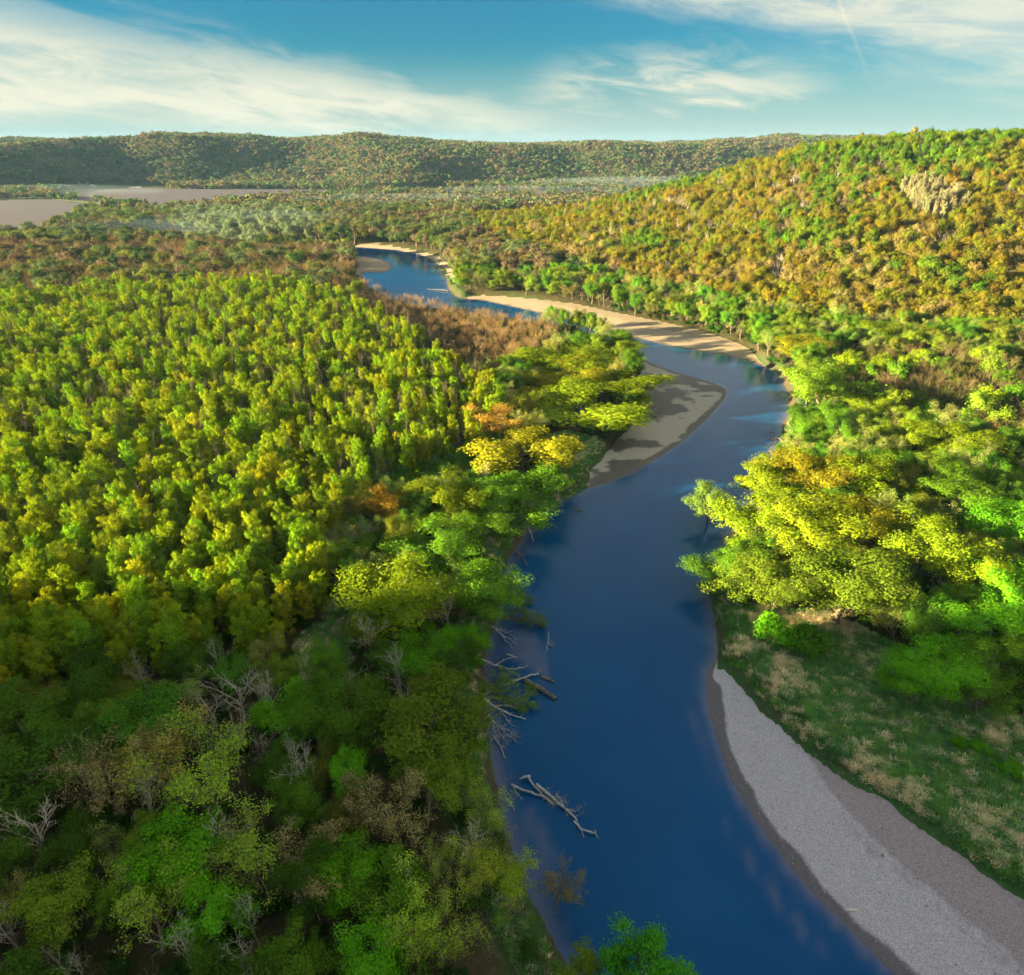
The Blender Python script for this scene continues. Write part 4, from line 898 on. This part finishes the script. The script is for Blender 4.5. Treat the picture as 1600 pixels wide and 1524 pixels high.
P = jitter(-3200, 2600, 1100, 3300, 13.5, 10); P = P[in_view(P, 12, 60, 60)]; P = P[clear_ground(P) | (far_z(P[:, 0], P[:, 1]) > 5)]
zt = terrain(P[:, 0], P[:, 1])
fz = far_z(P[:, 0], P[:, 1]); flat = fz < 4
keep = ~flat | (fbm(P[:, 0] / 150, P[:, 1] / 150, 85, 3) > 0.30); P, zt, fz = P[keep], zt[keep], fz[keep]; n = len(P)
hillP = inside(np.stack(proj(np.stack([P[:, 0], P[:, 1], zt], 1))[:2], 1), np.array(FIELDS[2], float)); P, zt, fz = P[~hillP], zt[~hillP], fz[~hillP]; n = len(P)
g_ = sst(fbm(P[:, 0] / 120, P[:, 1] / 120, 87, 3), 0.4, 0.65)
t_ = np.where((wr.uniform(size=n) < 0.25 + 0.5 * g_)[:, None], mixc(wr, [(0.055, 0.085, 0.028), (0.075, 0.095, 0.035), (0.04, 0.07, 0.025)], [3, 2, 2], n), mixc(wr, [(0.095, 0.085, 0.04), (0.08, 0.078, 0.035), (0.09, 0.07, 0.04)], [2, 2, 2], n))
fr_ = recs_of(P, zt, wr, 15.0, 14.0, t_)
scatter('far_wood', 'far', fr_, 'distant mixed wood covering the bluffs and the far valley floor')
P = jitter(-760, -240, -560, 60, 11.0, 12); sz = shade_z(P[:, 0], P[:, 1]); P = P[sz > 3]
scatter('bluff_wood', 'far', recs_of(P, terrain(P[:, 0], P[:, 1]), wr, 11.0, 12.0, mixc(wr, [GREEN, OLIVE], [1, 1], len(P))), 'wood on the valley side that shades the near river')

# undergrowth and grass
P = jitter(-420, 420, 20, 460, 3.4, 13); P = P[in_view(P, 2, 60, 60, 120)]; dP = sdf(P, RIVER); P = P[dP > 2.0]; P = P[clear_ground(P)]
n = len(P); P = P[wr.uniform(size=n) < 0.75]; n = len(P)
scatter('undergrowth', 'bush', recs_of(P, terrain(P[:, 0], P[:, 1]), wr, 3.6, 2.3, mixc(wr, [(0.022, 0.055, 0.010), (0.034, 0.080, 0.010), (0.045, 0.06, 0.014), (0.055, 0.055, 0.02)], [4, 4, 2, 1], n)), 'dark green undergrowth on the woodland floor')

def tuft(seed, n, h, spread, lean):
    r = np.random.default_rng(seed); a = r.uniform(0, 6.28, n); q = spread * np.sqrt(r.uniform(0, 1, n)); b = np.stack([q * np.cos(a), q * np.sin(a), 0 * a], 1)
    hh = h * r.uniform(0.6, 1.2, n); a2 = a + r.normal(0, 0.6, n); out = np.stack([np.cos(a2), np.sin(a2), 0 * a], 1) * (hh * lean * r.uniform(0.4, 1.3, n))[:, None]
    wv_ = np.stack([-np.sin(a2), np.cos(a2), 0 * a], 1) * 0.045
    up = np.array([0, 0, 1.0]); mid = b + out * 0.35 + up * (hh * 0.62)[:, None]; tip = b + out + up * hh[:, None]
    V = np.stack([b - wv_, b + wv_, mid + wv_ * 0.8, mid - wv_ * 0.8, tip], 1).reshape(-1, 3); i = np.arange(n)[:, None] * 5
    return dict(crown=mesh_np('blades', V, [np.concatenate([i, i + 1, i + 2, i + 3], 1), np.concatenate([i + 3, i + 2, i + 4], 1)], [M_GRASS]), W=1.0, H=1.0)
KINDS['tuft'] = [tuft(300 + i, 46, 1.0, 0.60, 0.35 + 0.2 * i) for i in range(4)]
P = jitter(-120, 200, 40, 330, 0.72, 14)
ok = inside(P, MEADOW)
for Q in CLEARINGS: ok |= inside(P, Q)
edge_b = sdf(P[~ok], RIVER); near_b = np.zeros(len(P), bool); near_b[np.where(~ok)[0]] = (edge_b > 1.2) & (edge_b < 7) & (P[~ok][:, 1] < 260)
ok |= near_b
sb = sdf(P, BAR_NEAR); ok |= (sb > 0.6) & (sb < 8) & (P[:, 0] > 10) & (sdf(P, RIVER) > 3) & (P[:, 1] < 125)
P = P[ok]; P = P[in_view(P, 1, 20, 20, 60)]
for Q in (BAR_NEAR, BAR_MID, BAR_FAR): P = P[~inside(P, Q)]
n = len(P); straw = sst(fbm(P[:, 0] / 3.5, P[:, 1] / 3.5, 95, 3), 0.44, 0.60) * np.where(inside(P, MEADOW), 1, 0.5)
straw = straw * sst(fbm(P[:, 0] / 16, P[:, 1] / 16, 96, 2), 0.3, 0.55)
t_ = np.where((wr.uniform(size=n) < 0.12 + straw * 0.75)[:, None], mixc(wr, [(0.50, 0.42, 0.26), (0.42, 0.33, 0.21), (0.36, 0.36, 0.20)], [2, 1, 1], n), mixc(wr, [(0.085, 0.19, 0.05), (0.12, 0.23, 0.04), (0.065, 0.15, 0.05)], [3, 2, 2], n))
scatter('meadow_grass', 'tuft', recs_of(P, terrain(P[:, 0], P[:, 1]) + 0.12, wr, 0.95, 0.62, t_), 'tussocky green and straw grass on the river banks')

def stone(seed):
    r = np.random.default_rng(seed); th = np.linspace(0, 6.28, 7)[:-1]
    a = np.stack([np.cos(th), np.sin(th) * 0.75, 0 * th - .1], 1) * r.uniform(.85, 1.15, (6, 1)) * .5; b = a * [.7, .7, 0] + [0, 0, r.uniform(.25, .4)]
    V = np.concatenate([a, b]); F = [np.array([(i, (i + 1) % 6, 6 + (i + 1) % 6, 6 + i) for i in range(6)]), np.array([[6, 7, 8, 9, 10, 11]])]
    return dict(crown=mesh_np('stone', V, F, [M_STONE]), W=1.0, H=1.0)
M_STONE = leaf_material('river_stone', 0.0, 0.5)
KINDS['stone'] = [stone(400 + i) for i in range(4)]
P = jitter(20, 130, 40, 110, 0.75, 15, 0, 0.5); P = P[inside(P, BAR_NEAR)]; P = P[in_view(P, 0, 10, 10, 20)]; P = P[wr.uniform(size=len(P)) < 0.35]
zs = terrain(P[:, 0], P[:, 1]); P, zs = P[zs > -0.1], zs[zs > -0.1]
rs = recs_of(P, zs + 0.24, wr, 0.22, 0.22, mixc(wr, [(0.26, 0.23, 0.25), (0.12, 0.10, 0.11), (0.18, 0.15, 0.15)], [3, 1, 2], len(P), 0.3))
rs = [(r[0], r[1] * q, r[2] * q, r[3], r[4]) for r, q in zip(rs, 0.5 + wr.exponential(0.28, len(rs)))]
scatter('gravel_stones', 'stone', rs, 'loose grey stones strewn over the near gravel bar')

# ------------------------------------------------------------------ fallen trees and driftwood in the river
def limb(pts, r0, r1, seed, wob_=0.10, sub=4):
    r = np.random.default_rng(seed); pts = np.array(pts); out = [pts[0]]
    for a, b in zip(pts[:-1], pts[1:]):
        L = np.linalg.norm(b - a)
        for i in range(1, sub + 1): out.append(a + (b - a) * i / sub + (r.normal(0, wob_ * L / sub, 3) if i < sub else 0))
    out = np.array(out); f = np.linspace(0, 1, len(out))
    return (1, out, r0 + (r1 - r0) * f)
def twigs(r, base, n, L, rad, up=0.15):
    """side shoots along a limb"""
    _, pts, rr = base; res = []
    for i in range(n):
        k = r.integers(1, len(pts) - 1); ax = unit(pts[k + 1] - pts[k]) if k + 1 < len(pts) else unit(pts[k] - pts[k - 1])
        d = unit(ax * 0.8 + r.normal(0, 0.7, 3) * np.array([1, 1, 0.5]) + np.array([0, 0, up])); l = L * r.uniform(0.4, 1.1)
        p0 = pts[k]; p1 = p0 + d * l * 0.5; p2 = p1 + unit(d + r.normal(0, 0.35, 3)) * l * 0.5
        res.append((2, np.array([p0, p1, p2]), np.array([rad, rad * 0.7, rad * 0.35])))
    return res
def fallen(name, stem, r0, r1, branches=(), mat=None, label='', cat='driftwood', ntw=0, tl=1.5, leafn=0, leafr=1.6, tint=GREEN, seed=1, group=None, leaf_s=0.25):
    mat = mat or M_DRIFT; r = np.random.default_rng(seed)
    S_ = [at(*p) for p in stem]; base = S_[0].copy(); base[2] = min(p[2] for p in S_) - 0.05
    e = obj(name, None); e.location = base; tag(e, label, cat, group)
    main = limb([p - base for p in S_], r0, r1, seed)
    V, F = tubes([main], (7, 7, 5)); obj('trunk', mesh_np('trunk', V, F, [mat], True), e)
    tips = [main[1][-1]]
    alls = [main]
    for j, (pl, ra) in enumerate(branches):
        b = limb([at(*p) - base for p in pl], ra, ra * 0.35, seed * 31 + j); alls.append(b); tips.append(b[1][-1]); tips.append(b[1][len(b[1]) // 2])
        V, F = tubes([b], (6, 6, 5)); obj('branch', mesh_np('branch', V, F, [mat], True), e)
    if ntw:
        tw = []
        for b in alls: tw += twigs(r, b, ntw, tl, max(0.02, b[2].mean() * 0.25))
        tw2 = []
        for b in tw[: 4 * ntw]: tw2 += twigs(r, (2, np.vstack([b[1], b[1][-1] + 0.01]), b[2]), 3, tl * 0.5, 0.018)
        V, F = tubes(tw + tw2, (4, 4, 3)); tg = obj('twigs', mesh_np('twigs', V, F, [mat]), e); tg['kind'] = 'stuff'
        tips += [b[1][-1] for b in tw]
    if leafn:
        P_l, N_l = leaf_cloud(r, [t_ for t_ in tips], leafn, leafr, 0.65); P_l[:, 2] = np.maximum(P_l[:, 2], 0.1)
        V, F = leaves(r, P_l, N_l, leaf_s, 0.4); c = obj('crown', mesh_np('crown', V, F, [M_LEAF]), e); c['tint'] = list(tint)
    return e
fallen('driftwood_branch', [(838, 1226, .3), (860, 1244, .5), (886, 1266, .4), (902, 1282, .1)], .34, .14, [([(860, 1244, .5), (866, 1250, .3), (868, 1260, .0)], .12), ([(868, 1240, .6), (880, 1258, .4)], .14), ([(884, 1264, .4), (896, 1268, .5), (901, 1267, .6)], .12)],
       label='longest grey driftwood branch with a tangled end in the river shallows', ntw=14, tl=2.2, seed=2)
fallen('driftwood_branch', [(799, 1226, .4), (822, 1236, .5), (850, 1245, .4), (866, 1257, .1)], .22, .12, [([(800, 1227, .4), (809, 1241, .2), (816, 1249, .0)], .10)], label='grey driftwood branch lying left of the longest one', ntw=3, tl=1.0, seed=3)
fallen('driftwood_branch', [(824, 1214, .5), (838, 1232, .5), (855, 1250, .3), (864, 1258, .1)], .18, .08, [([(828, 1213, .5), (820, 1214, .8), (812, 1217, .5)], .30)], label='driftwood branch with a knobbed root end above the others', ntw=3, tl=0.9, seed=4)
fallen('driftwood_branch', [(897, 1283, .2), (908, 1296, .4), (920, 1299, .5), (932, 1303, .3)], .20, .10, [([(908, 1296, .4), (912, 1307, .1)], .11), ([(930, 1297, .9), (933, 1309, .1)], .10)], label='short forked driftwood piece farthest out in the river', ntw=4, tl=0.8, seed=5)
fallen('driftwood_branch', [(793, 1250, .4), (799, 1258, .3), (804, 1266, .0)], .12, .06, [([(793, 1250, .4), (792, 1243, .8)], .07), ([(793, 1250, .4), (787, 1253, .2)], .07)], label='small three-pronged driftwood stick near the left bank', seed=6)
fallen('drift_log', [(820, 1063, .5), (845, 1076, .6), (869, 1092, .2)], .62, .38, [([(846, 1076, .7), (858, 1083, .9), (866, 1086, .5)], .18), ([(860, 1086, .5), (871, 1098, .0)], .15)], mat=M_LOG, label='thick broken brown log lying beyond the fallen willow', cat='log', ntw=3, tl=1.2, seed=7)
fallen('drift_log', [(846, 1057, .3), (856, 1061, .3), (866, 1066, .1)], .34, .24, mat=M_LOG, label='short dark log above the thick broken log', cat='log', seed=8)
fallen('drift_log', [(788, 1070, .9), (815, 1060, .6), (842, 1053, .3)], .24, .16, [([(838, 1054, .4), (843, 1047, 1.0)], .1)], label='pale straight log across the fallen willow', cat='log', ntw=3, tl=0.8, seed=9)
fallen('fallen_willow', [(736, 1046, 3.2), (757, 1066, 1.6), (785, 1085, .8), (815, 1108, .4)], .34, .15,
       [([(760, 1068, 1.5), (785, 1062, 2.4), (805, 1050, 1.8)], .16), ([(775, 1078, 1.2), (805, 1080, 2.0), (830, 1078, 1.2)], .15), ([(790, 1088, .8), (818, 1096, 1.6), (838, 1102, .8)], .14), ([(765, 1072, 1.4), (780, 1070, 3.0), (795, 1066, 3.2)], .12)],
       mat=M_BARK, label='green leafy willow fallen from the left bank into the river', cat='fallen tree', ntw=7, tl=2.6, leafn=9000, leafr=1.3, tint=(0.10, 0.17, 0.03), seed=10)
fallen('fallen_willow', [(772, 962, 2.6), (795, 966, 1.6), (818, 970, 1.0), (848, 976, .4)], .30, .12,
       [([(785, 964, 2.0), (800, 955, 2.6), (815, 952, 2.4)], .13), ([(805, 968, 1.4), (828, 962, 2.8), (845, 960, 2.2)], .13), ([(815, 970, 1.0), (835, 968, 2.2), (852, 970, 1.2)], .12)],
       mat=M_BARK, label='green-grey willow leaning flat over the water, upper of two fallen', cat='fallen tree', ntw=7, tl=2.2, leafn=7000, leafr=1.2, tint=(0.10, 0.155, 0.045), seed=11)
fallen('fallen_branches', [(768, 978, 1.6), (782, 990, 1.0), (800, 1012, .3)], .18, .06, [([(776, 984, 1.2), (796, 990, 1.0), (808, 999, .4)], .1), ([(780, 988, 1.0), (798, 1000, .8), (812, 1010, .3)], .1), ([(774, 982, 1.2), (790, 984, 1.4), (800, 988, .7)], .08)],
       label='bare grey fallen branches below the upper fallen willow', ntw=6, tl=1.4, seed=12)
fallen('driftwood_branch', [(853, 1020, .0), (856, 1003, .8), (858, 988, 1.0)], .1, .05, [([(856, 1003, .8), (864, 1010, .2)], .06), ([(857, 996, .9), (866, 1008, .1)], .05)], label='upright bare branch poking from the water by the fallen willows', ntw=5, tl=0.9, seed=13)
fallen('driftwood_branch', [(792, 1022, .1), (800, 1025, .3), (808, 1028, .1)], .16, .1, label='short pale driftwood stick beside the bank between the fallen willows', seed=14)
fallen('fallen_branches', [(763, 1117, 1.4), (774, 1130, .8), (790, 1146, .5), (806, 1158, .1)], .16, .06, [([(770, 1126, 1.0), (772, 1142, .9), (780, 1158, .3)], .07), ([(778, 1134, .8), (796, 1142, 1.2), (808, 1150, .4)], .07), ([(772, 1128, 1.0), (784, 1150, 1.0), (794, 1160, .3)], .07)],
       label='whitish twiggy fallen crown lying at the water edge', cat='fallen tree', ntw=26, tl=1.8, seed=15)
fallen('drift_log', [(806, 862, .8), (815, 868, .6), (824, 884, .1)], .28, .16, [([(815, 868, .6), (828, 864, .9)], .13), ([(812, 866, .7), (808, 878, .3)], .1)], mat=M_LOG, label='dark forked root snag at the left bank narrows', cat='log', ntw=4, tl=1.2, seed=16)
fallen('drift_log', [(826, 826, 1.2), (830, 834, .7), (834, 846, .1)], .22, .12, [([(829, 830, .9), (836, 832, .7)], .1)], label='pale snag lying on the left bank near the narrows', cat='log', seed=17)
fallen('drift_log', [(870, 766, 1.8), (874, 778, 1.0), (878, 792, .1)], .2, .1, [([(873, 775, 1.1), (882, 780, .6)], .08)], label='pale branch sliding from the grassy bank below the golden willow', cat='log', seed=18)
fallen('drift_log', [(900, 797, .05), (906, 799, .15), (912, 796, .05)], .2, .12, [([(905, 799, .15), (909, 803, .1)], .1)], mat=M_LOG, label='small dark snag alone in the blue water', cat='log', seed=19)
fallen('fallen_branches', [(1232, 690, 1.8), (1215, 684, .8), (1196, 688, .1)], .26, .1, [([(1222, 686, 1.0), (1206, 676, .9), (1196, 676, .2)], .14), ([(1215, 684, .8), (1204, 694, .4), (1194, 698, .0)], .12)], mat=M_LOG, label='dark tangled branches in the water at the outer bend', cat='fallen tree', ntw=7, tl=2.4, seed=20)
fallen('drift_log', [(668, 452, .1), (684, 453, .6), (700, 455, .4)], .5, .3, [([(690, 454, .5), (698, 449, 1.6)], .2)], mat=M_LOG, label='dark log lying across the shallows of the upper river', cat='log', seed=21)
fallen('drift_log', [(1010, 636, .9), (1020, 648, 1.2), (1034, 655, .8)], .25, .12, [([(1018, 646, 1.1), (1026, 640, 1.6)], .12), ([(1014, 641, 1.0), (1006, 654, 1.2)], .12)], label='grey drift wood heap end on the sand bar under the willows', cat='log', ntw=5, tl=1.8, seed=22)
fallen('drift_log', [(1128, 950, 1.6), (1122, 962, .9), (1116, 980, .1)], .3, .15, [([(1124, 958, 1.1), (1134, 968, 1.4)], .12)], mat=M_LOG, label='dark root log on the steep cut of the right bank', cat='log', ntw=3, tl=1.2, seed=23)
fallen('fallen_branches', [(752, 1030, 2.6), (772, 1040, 1.4), (800, 1046, .5), (826, 1040, .1)], .24, .09, [([(772, 1040, 1.4), (790, 1030, 1.6), (806, 1026, .6)], .12), ([(785, 1043, 1.0), (806, 1054, .8), (818, 1062, .2)], .1)], label='long pale trunk lying out from the bank just above the fallen willow', cat='fallen tree', ntw=9, tl=1.7, seed=31)
fallen('fallen_branches', [(757, 1092, 2.6), (772, 1104, 1.2), (796, 1116, .4), (822, 1124, .1)], .26, .10, [([(772, 1104, 1.2), (790, 1102, 1.6), (808, 1108, .7)], .12), ([(780, 1108, 1.0), (792, 1124, .8), (800, 1134, .2)], .1)], label='grey fallen trunk with bare limbs just below the fallen willow', cat='fallen tree', ntw=9, tl=1.7, seed=32)
fallen('fallen_willow', [(780, 925, 2.8), (796, 930, 1.8), (814, 938, .8), (826, 944, .2)], .2, .09, [([(792, 929, 2.0), (806, 922, 2.6), (816, 920, 1.8)], .1), ([(800, 932, 1.6), (816, 930, 2.2), (828, 932, 1.2)], .1)], mat=M_BARK, label='small leafy willow dipping into the water above the two fallen ones', cat='fallen tree', ntw=6, tl=1.6, leafn=4000, leafr=1.0, tint=(0.08, 0.15, 0.03), seed=33)
fallen('drift_log', [(770, 1150, .6), (782, 1166, .4), (790, 1186, .1)], .16, .08, [([(780, 1164, .4), (792, 1170, .5)], .07)], label='thin pale branch in the shallows below the whitish fallen crown', cat='log', ntw=5, tl=1.0, seed=34)
# a pale board on the wet gravel
pb = at(1332, 1421, 0.45); zb_ = float(terrain(np.array([pb[0]]), np.array([pb[1]]))[0])
V = np.array([(-.85, -.16, 0), (.85, -.13, 0), (.95, .0, 0), (.82, .15, 0), (-.8, .17, 0), (-.98, .02, 0)], float); V = np.concatenate([V, V * [0.97, 0.9, 0] + [0, 0, .14]])
me = bpy.data.meshes.new('board'); me.from_pydata([tuple(v) for v in V], [], [(5, 4, 3, 2, 1, 0), (6, 7, 8, 9, 10, 11)] + [(i, (i + 1) % 6, 6 + (i + 1) % 6, 6 + i) for i in range(6)])
me.materials.append(plain('bleached_wood', (0.75, 0.72, 0.66), 0.8, (0.6, 0.58, 0.52), 4)); o = obj('washed_up_board', me); o.location = (pb[0], pb[1], zb_ + 0.14); o.rotation_euler = (0.05, 0.03, 0.02)
tag(o, 'small bleached board lying on the wet edge of the gravel bar', 'board')

def box_mesh(name, lo, hi, mat):
    (x0, y0, z0), (x1, y1, z1) = lo, hi
    V = [(x0, y0, z0), (x1, y0, z0), (x1, y1, z0), (x0, y1, z0), (x0, y0, z1), (x1, y0, z1), (x1, y1, z1), (x0, y1, z1)]
    F = [(0, 3, 2, 1), (4, 5, 6, 7), (0, 1, 5, 4), (1, 2, 6, 5), (2, 3, 7, 6), (3, 0, 4, 7)]
    me = bpy.data.meshes.new(name); me.from_pydata(V, [], F); me.materials.append(mat); return me

# ------------------------------------------------------------------ the farm across the fields
M_WALL_W = plain('white_wall', (0.5, 0.5, 0.48)); M_WALL_R = plain('red_wall', (0.40, 0.12, 0.10)); M_ROOF_P = plain('pale_roof', (0.34, 0.34, 0.36)); M_ROOF_T = plain('tan_roof', (0.40, 0.31, 0.15)); M_ROOF_R = plain('rose_roof', (0.50, 0.26, 0.25)); M_DOOR = plain('dark_door', (0.08, 0.07, 0.07))
def building(name, px, py, L, D, h, rh, wall, roof, rz, label):
    p = at(px, py, 3.2); e = obj(name, None); e.location = (p[0], p[1], 3.0); e.rotation_euler = (0, 0, rz); tag(e, label, 'building', 'farm buildings')
    obj('wall', box_mesh('wall', (-L / 2, -D / 2, 0), (L / 2, D / 2, h), wall), e)
    V = [(-L / 2 - .5, -D / 2 - .6, h - .2), (L / 2 + .5, -D / 2 - .6, h - .2), (L / 2 + .5, D / 2 + .6, h - .2), (-L / 2 - .5, D / 2 + .6, h - .2), (-L / 2 - .5, 0, h + rh), (L / 2 + .5, 0, h + rh)]
    me = bpy.data.meshes.new('roof'); me.from_pydata(V, [], [(0, 1, 5, 4), (2, 3, 4, 5), (0, 4, 3), (1, 2, 5), (3, 2, 1, 0)]); me.materials.append(roof); obj('roof', me, e)
    obj('door', box_mesh('door', (-1.8, -D / 2 - .06, 0), (1.8, -D / 2 + .02, h * 0.75), M_DOOR), e)
building('barn', 132, 292, 20, 14, 6, 6, M_WALL_W, M_ROOF_T, 0.1, 'cream barn with a tan roof at the end of the field')
building('barn', 146, 293, 10, 8, 4, 3, M_WALL_W, M_ROOF_T, -0.2, 'small tan shed right beside the cream barn')
building('barn', 92, 295, 22, 12, 5, 5, M_WALL_R, M_ROOF_P, 0.15, 'red barn with pale roof in the shade by the field')
building('barn', 107, 295, 14, 10, 4, 4, M_WALL_R, M_ROOF_R, 0.0, 'small red shed between the red barn and the cream barn')
building('farm_shed', 70, 292, 16, 10, 4, 3, M_WALL_W, M_ROOF_P, 0.2, 'white shed just left of the red barn')
building('farm_shed', 45, 290, 18, 9, 4, 3, M_WALL_W, M_ROOF_P, 0.1, 'white shed farthest left in the shade of the wooded spur')
building('farm_shed', 212, 294, 30, 8, 1.8, 1.2, M_WALL_W, M_ROOF_P, 0.03, 'long low white shed beside the ploughed field')

# ------------------------------------------------------------------ air
m_, t, out = new_mat('haze_air')
pv = t.node('ShaderNodeVolumePrincipled'); pv.inputs['Color'].default_value = (0.30, 0.60, 1.0, 1); pv.inputs['Density'].default_value = 0.000030
pv.inputs['Anisotropy'].default_value = 0.0
t.link(pv.outputs[0], out.inputs['Volume'])
tag(obj('haze', box_mesh('haze', (-6400, -900, -6), (6400, 9600, 190), m_)), 'thin pale morning haze over the whole valley', None, None, 'stuff')
m_, t, out = new_mat('mist_air')
pv = t.node('ShaderNodeVolumePrincipled'); pv.inputs['Color'].default_value = (0.55, 0.78, 1.0, 1); pv.inputs['Density'].default_value = 0.0006
t.link(pv.outputs[0], out.inputs['Volume'])
for px, py, rx, ry, rz, lab in ((215, 366, 120, 60, 15, 'bluish mist bank over the hidden river arm below the fields'), (400, 352, 170, 70, 16, 'thin mist drifting over the pale willow wood'), (90, 300, 240, 90, 14, 'bluish mist lying by the farm in the shade'),
                                (640, 318, 260, 110, 15, 'faint mist over the middle of the valley wood'), (1000, 292, 330, 160, 22, 'pale mist at the foot of the far bluff behind the hill'), (820, 304, 260, 110, 16, 'faint mist strip before the far bluff')):
    c = at(px, py, 8.0); th = np.linspace(0, 2 * math.pi, 25)[:-1]; ph_ = np.linspace(-math.pi / 2, math.pi / 2, 11)[1:-1]
    V = [(0, 0, -1)] + [(math.cos(p) * math.cos(a), math.cos(p) * math.sin(a), math.sin(p)) for p in ph_ for a in th] + [(0, 0, 1)]
    F = [(0, 1 + (i + 1) % 24, 1 + i) for i in range(24)] + [(1 + r * 24 + i, 1 + r * 24 + (i + 1) % 24, 1 + (r + 1) * 24 + (i + 1) % 24, 1 + (r + 1) * 24 + i) for r in range(8) for i in range(24)] + [(len(V) - 1, len(V) - 25 + i, len(V) - 25 + (i + 1) % 24) for i in range(24)]
    me = bpy.data.meshes.new('mist'); me.from_pydata([(x * rx, y * ry, z * rz) for x, y, z in V], [], F); me.materials.append(m_)
    o = obj('mist', me); o.location = (c[0], c[1], 9.0); tag(o, lab, None, None, 'stuff')
